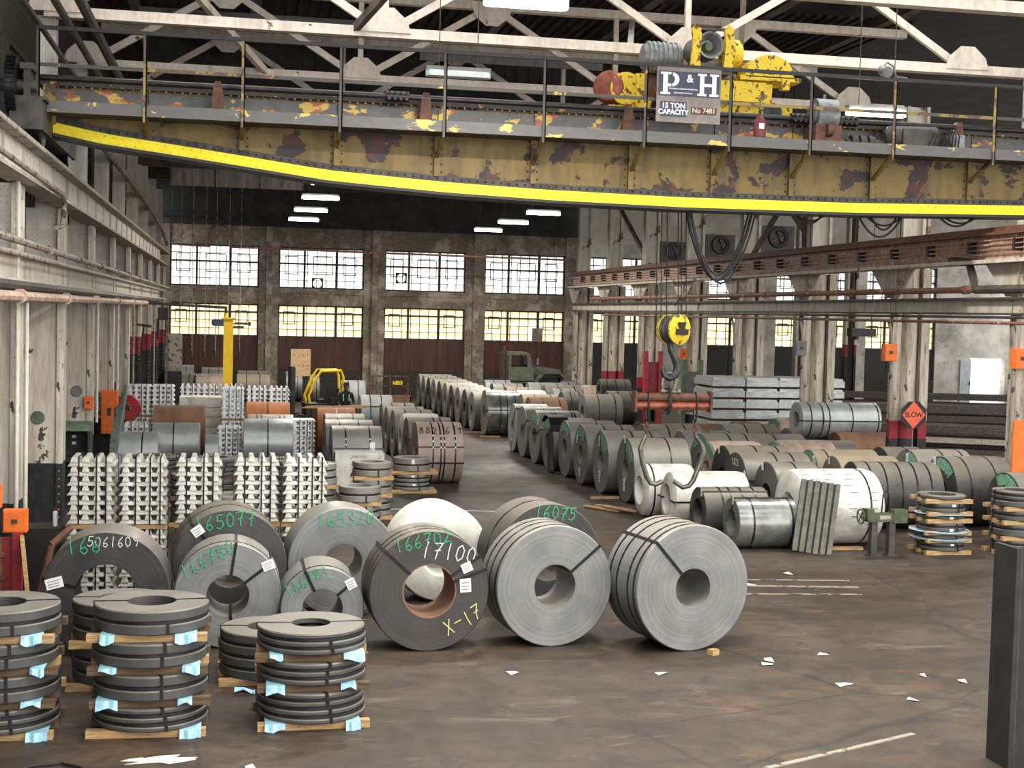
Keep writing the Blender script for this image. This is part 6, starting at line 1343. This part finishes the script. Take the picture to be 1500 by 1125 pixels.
b.span((-.77, .38, 1.5), (.77, .44, 1.56)); b.span((-.77, .38, 1.1), (.77, .42, 1.14)); b.build('back_rack', 'rust_dark', t)
b = MB(); b.span((.1, .34, 1.18), (.5, .37, 1.34)); b.build('yellow_plate', 'yellow_worn', t)
t = thing('floor_cabinet', 'pale grey electrical cabinet by the far cream columns', 'cabinet', (-2.55, 62.5, 0)); b = MB(); b.span((-.3, -.2, 1.4), (.3, .2, 3.0)); b.build('case', 'pipe_grey', t); b = MB(); b.span((-.3, -.2, 0), (.3, .2, 1.4)); b.build('plinth', 'gap', t); b = MB(); b.span((-.26, -.22, 1.5), (.26, -.2, 2.95)); b.build('door', 'pipe_grey', t)
# green machine frame by the left columns
t = thing('green_machine', 'grey-green angled machine frame beside the orange cabinet', 'machine frame', (-2.75, 34.0, 0)); b = MB()
b.bar((0, -1.2, .2), (.05, 2.6, 2.05), .08, .28, up=(0, 0, 1)); b.build('sloping_rail', 'green_steel', t)
for y0, y1, z in ((-1.0, -.4, 1.3), (.3, .1, 1.55), (2.0, 2.3, 2.0)): b = MB(); b.bar((-.02, y0, 0), (.02, y1, z), .1, .12); b.build('upright', 'green_steel', t)
b = MB(); b.span((-.05, .4, 1.1), (.0, 2.2, 1.75)); b.build('side_sheet', 'dark_steel', t)
b = MB(); b.bar((.1, -.9, .15), (.16, -.5, .75), .14, .03); b.build('chute', 'coil_galv', t)
t = thing('floor_standard', 'thin dark post with a crossbar leaning at the cream columns', 'stand', (-2.85, 44.5, 0)); b = MB(); b.bar((0, -2.4, .9), (.02, 1.2, 3.6), .05, .05); b.build('pole', 'gap', t); b = MB(); b.bar((-.2, 1.2, 3.6), (.25, 1.2, 3.55), .06, .08); b.build('crossbar', 'gap', t)
# galvanised profile stacks beyond the aisle columns
n0 = 0
for bx, by, cols, lay, z in ((15.15, 41.5, 2, 7, 0), (17.4, 41.6, 2, 7, 0)):
    for c in range(cols):
        n0 += 1
        t = thing('profile_bundle', 'bundle of pale galvanised channel profiles beyond the columns, %s from the hall side' % ORD[n0 - 1], 'steel bundle', (bx + c * 1.12, by, 0), 0, 'galvanised profile bundles')
        for k in range(lay):
            b = MB(); z = k * .34 + .1; zo = .12 * (k < 3) * (c == 0); b.span((-.54, -zo, z), (.54, 1.8, z + .2)); b.span((-.5, .05 - zo, z + .2), (.5, 1.75, z + .27)); b.build('profile', 'galv_light', t)
            b = MB(); b.span((-.5, .3, z - .07), (.5, .4, z)); b.build('spacer', 'wood_dark', t); b = MB(); b.span((-.5, 1.4, z - .07), (.5, 1.5, z)); b.build('spacer', 'wood_dark', t)
# dark bar stock racks
rng = random.Random(5); lab = ['long dark bar stock pile beside the slow sign column, near layer', 'long dark bar stock pile behind the slow sign, middle', 'dark bar stock pile furthest into the aisle', 'dark angle stock pile before the bright doorway', 'dark bar stock pile by the last aisle column']
for i, (x0, y0, x1, y1, nn, h) in enumerate([(18.4, 41.0, 27.0, 37.0, 9, 1.25), (20.5, 48.5, 33, 44.5, 9, 1.45), (24.5, 58.0, 36, 55.5, 8, 1.3), (24.6, 35.0, 33, 30.8, 8, .95), (18.6, 35.6, 24.5, 31.5, 7, .7)]):
    t = thing('bar_stock', lab[i], 'steel stock', ((x0 + x1) / 2, (y0 + y1) / 2, 0), 0, 'bar stock piles'); o = t.location
    d = Vector((x1 - x0, y1 - y0, 0)); nrm = Vector((-d.y, d.x, 0)).normalized()
    L = 4; 
    for k in range(L):
        z = .12 + k * h / L
        for j in range(nn // 2):
            f = j * .32 - nn * .08; a = Vector((x0, y0, z)) + nrm * f + d * rng.uniform(0, .12); c = Vector((x1, y1, z + rng.uniform(-.05, .05))) + nrm * f - d * rng.uniform(0, .15)
            b = MB(); b.bar(a - o, c - o, .26, h / L * rng.uniform(.45, .8)); b.build('bar', 'pale_bar' if rng.random() < .18 else 'dark_bar', t)
    for f in (.15, .5, .85): b = MB(); p = Vector((x0, y0, 0)) + d * f - o; b.bar(p - nrm * 1.0, p + nrm * 1.0, .12, .16); b.build('bearer', 'wood_dark', t)
# white tubes behind the second line
for i, (x, y) in enumerate(((10.0, 40.0), (10.2, 41.2), (10.9, 43.8))):
    b = MB(); b.tube((x, y, .16), (x + 2.6, y + .2, .16), .16, 16); b.build('white_tube', 'wrap_white', label='long pale wrapped tube on the floor between coil lines, %s going back' % ORD[i], cat='tube', group='pale tubes')

# ================================================================ RIGHT SIDE NEAR ITEMS
t = thing('slow_sign', 'orange diamond slow sign on a thin pole before the column', 'sign', (16.45, 31.9, 0)); 
b = MB(); b.tube((0, 0, 0), (0, 0, 1.75), .022, 8); b.build('pole', 'motor', t); b = MB(); b.lathe([(0, 0), (0, .22), (.03, .22), (.03, 0)], 16, Matrix.Rotation(-PI / 2, 4, 'Y'), closed=False); b.build('foot', 'dark_steel', t)
oc = [(.33 * math.cos(PI / 8 + k * PI / 4) / math.cos(PI / 8), 1.98 + .33 * math.sin(PI / 8 + k * PI / 4) / math.cos(PI / 8)) for k in range(8)]
b = MB(); b.prism(oc, .012, frame((1, 0, 0), (0, 0, 1), (0, -.02, 0))); b.build('backing', 'truck_dark', t)
b = MB(); b.prism([(0, 1.64), (.31, 1.98), (0, 2.32), (-.31, 1.98)], .006, frame((1, 0, 0), (0, 0, 1), (0, -.034, 0))); F = b.build('sign_face', 'sign_orange', t)
text('SLOW', .17, 'gap', F, frame((1, 0, 0), (0, 0, 1), (0, -.042, 1.98)), 'lettering', .002, bold=.004)
t = thing('orange_guard', 'tall orange panel standing by the last visible aisle column', 'panel', (15.75, 25.98, 0), .1); b = MB(); b.span((-.14, -.03, .95), (.14, .03, 2.3)); b.build('panel', 'orange', t); b = MB(); b.span((.15, -.04, 0), (.28, .06, 2.25)); b.build('post', 'cream_clean', t)
t = thing('ribbed_panel', 'grey-green ribbed deck panel leaning on the white coil block', 'panel', (10.35, 23.75, 0), -.3); b = MB()
M = Matrix.Translation((0, 0, 0)) @ Matrix.Rotation(-.18, 4, 'X') @ Matrix.Rotation(.12, 4, 'Y'); b.box((0, 0, .66), (.72, .015, 1.3)); b.v = [tuple(M @ Vector(p)) for p in b.v]; b.build('sheet', 'gap', t)
for k in range(6): b = MB(); b.box((-.31 + k * .124, -.035, .66), (.085, .055, 1.32)); b.v = [tuple(M @ Vector(p)) for p in b.v]; b.build('rib', 'corr', t)
t = thing('vise_stand', 'olive pipe vise on two dark legs beside the ribbed panel', 'vise', (11.55, 23.45, 0), .08)
for x in (-.16, .2): b = MB(); b.span((x - .06, -.06, 0), (x + .06, .06, .62)); b.span((x - .1, -.1, 0), (x + .1, .1, .02)); b.build('leg', 'dark_steel', t)
b = MB(); b.span((-.3, -.08, .62), (.42, .08, .78)); b.span((.2, -.1, .6), (.48, .1, .84)); b.span((-.34, -.1, .66), (-.2, .1, .86)); b.build('vise_body', 'vise_green', t)
b = MB(); b.path([(-.42, .13 * math.cos(a), .72 + .13 * math.sin(a)) for a in [2 * PI * k / 18 for k in range(18)]], .014, 6, closed=True); b.tube((-.42, 0, .72), (-.3, 0, .72), .03, 8)
for a in (.5, 2.1, 3.7, 5.3): b.bar((-.42, 0, .72), (-.42, .13 * math.cos(a), .72 + .13 * math.sin(a)), .014, .014)
b.build('hand_wheel', 'vise_green', t); b = MB(); b.path([(.0, 0, .78), (.02, 0, 1.1), (.08, 0, 1.2), (.14, 0, 1.1), (.16, 0, .78)], .016, 6); b.build('bail', 'gap', t)
b = MB(); b.span((-.08, -.088, .67), (.14, -.08, .74)); b.build('name_plate', 'pale_bar', t)
t = thing('steel_post', 'black steel channel post rising at the foreground edge', 'post', (7.55, 12.0, 0)); b = MB(); b.span((-.28, -.04, 0), (.28, 0, 2.12)); b.build('face_plate', 'black', t)
for x in (-.3, .26): b = MB(); b.span((x, -.1, 0), (x + .05, .3, 2.12)); b.build('flange', 'black', t)
b = MB(); b.span((-.24, -.052, .0), (-.21, -.04, 2.1)); b.build('edge_strip', 'dark_steel', t)

# ================================================================ LEFT NEAR ITEMS
t = thing('red_frame', 'dark red steel jack frame marked 6 at the frame edge', 'frame', (-2.95, 19.3, 0)); 
for x in (-.28, .17): b = MB(); b.span((x - .06, -.08, 0), (x + .06, .08, 1.15)); b.span((x - .09, -.09, 0), (x + .09, .09, .03)); b.build('upright', 'red_deep', t)
b = MB(); b.span((-.3, -.02, .1), (.2, .03, 1.1)); b.build('back_plate', 'red_deep', t)
b = MB(); b.tube((-.05, -.06, .0), (-.05, -.06, 1.1), .04, 10); 
for z in (.25, .55, .85): b.tube((-.05, -.06, z), (-.05, -.06, z + .06), .07, 10)
b.build('screw', 'rust_dark', t); text('6', .12, 'label', t, frame((1, 0, 0), (0, 0, 1), (-.28, -.085, .72)), 'number_mark', .002)
b = MB(); b.bar((-2.72, 19.25, 1.12), (-2.55, 18.85, .02), .1, .045, up=(1, 0, 0)); b.build('leaning_timber', 'wood', label='pale timber leaning against the red frame', cat='timber')
t = thing('leaning_channel', 'dark steel pipe propped against the first ingot bundle', 'pipe', (-2.6, 19.7, 0)); b = MB(); b.tube((0, 0, .03), (.18, .15, .9), .05, 10); b.tube((.18, .15, .9), (.42, .3, 1.12), .05, 10); b.build('pipe_run', 'rust_dark', t)
t = thing('spray_can', 'small white spray can on the ledge beside the ingots', 'can', (-2.5, 20.9, 1.0)); b = MB(); b.lathe([(0, 0), (0, .035), (.2, .035), (.22, .02), (.22, 0)], 14, Matrix.Rotation(-PI / 2, 4, 'Y'), closed=False); b.build('can_body', 'label', t); b = MB(); b.lathe([(.22, .0), (.22, .02), (.26, .02), (.26, 0)], 12, Matrix.Rotation(-PI / 2, 4, 'Y'), closed=False); b.build('cap', 'red', t)
b = MB(); b.span((-.35, -.3, 0), (.35, .3, 1.0)); b.build('ledge_block', 'gap', None, (-2.75, 20.95, 0), label='black ledge block between column foot and ingots', cat='block')
b = MB(); b.path([(-1.9, 12.9, .02), (-1.75, 13.05, .02), (-1.5, 13.1, .02), (-1.3, 12.95, .02), (-1.28, 12.7, .02)], .014, 6); b.build('black_hose', 'rubber', label='thin black hose looping in the bottom corner', cat='hose')
# spilt powder and paper scraps
for i, (x, y, r) in enumerate([(-.62, 13.15, .3), (-.9, 15.0, .22), (-.85, 14.95, .16)][:2]):
    b = MB(); N = 16; b.prism([(r * (1 + .5 * math.sin(k * 2.7)) * math.cos(2 * PI * k / N), .35 * r * (1 + .4 * math.cos(k * 1.9)) * math.sin(2 * PI * k / N)) for k in range(N)], .004); b.build('powder_spill', 'paint_blob', None, (x, y, 0), label=['splash of white powder before the corner foreground stack', 'faint white powder patch beside the corner foreground stack'][i], cat='spill')
SC_ = [(6.55, 16.2), (7.35, 16.4), (7.0, 15.0), (8.5, 15.0), (8.15, 15.3), (8.1, 20.9), (9.1, 21.8), (7.5, 14.3), (3.25, 15.9), (5.0, 15.7), (.2, 12.8), (6.45, 16.0), (5.45, 28.8), (9.9, 15.4)]
for i, (x, y) in enumerate(SC_):
    rg = random.Random(i); w, h = rg.uniform(.05, .1), rg.uniform(.03, .07); b = MB()
    b.add([(-w, -h, .004), (w, -h * .6, .018), (w * .8, h, .005), (-w * .9, h * .8, .016), (-w, -h, .006), (w, -h * .6, .02), (w * .8, h, .007), (-w * .9, h * .8, .018)], [(0, 3, 2, 1), (4, 5, 6, 7), (0, 1, 5, 4), (1, 2, 6, 5), (2, 3, 7, 6), (3, 0, 4, 7)])
    b.build('paper_scrap', 'scrap', None, (x, y, 0), rotz=rg.uniform(0, 3), label='small white paper scrap lying on the bare floor', cat='litter', group='paper scraps on the floor')

t = thing('unit_heater', 'black unit heater hanging in the side aisle', 'heater', (21.4, 45.5, 3.75)); b = MB(); b.span((-.45, -.2, 0), (.45, .2, .28)); b.build('casing', 'gap', t)
b = MB(); b.tube((-.2, 0, -.12), (-.2, 0, 0), .1, 12); b.build('fan_guard', 'gap', t)
for x in (-.35, .35): b = MB(); b.tube((x, 0, .28), (x, 0, ROOF - 3.74), .015, 5); b.build('hanger_rod', 'dark_steel', t)
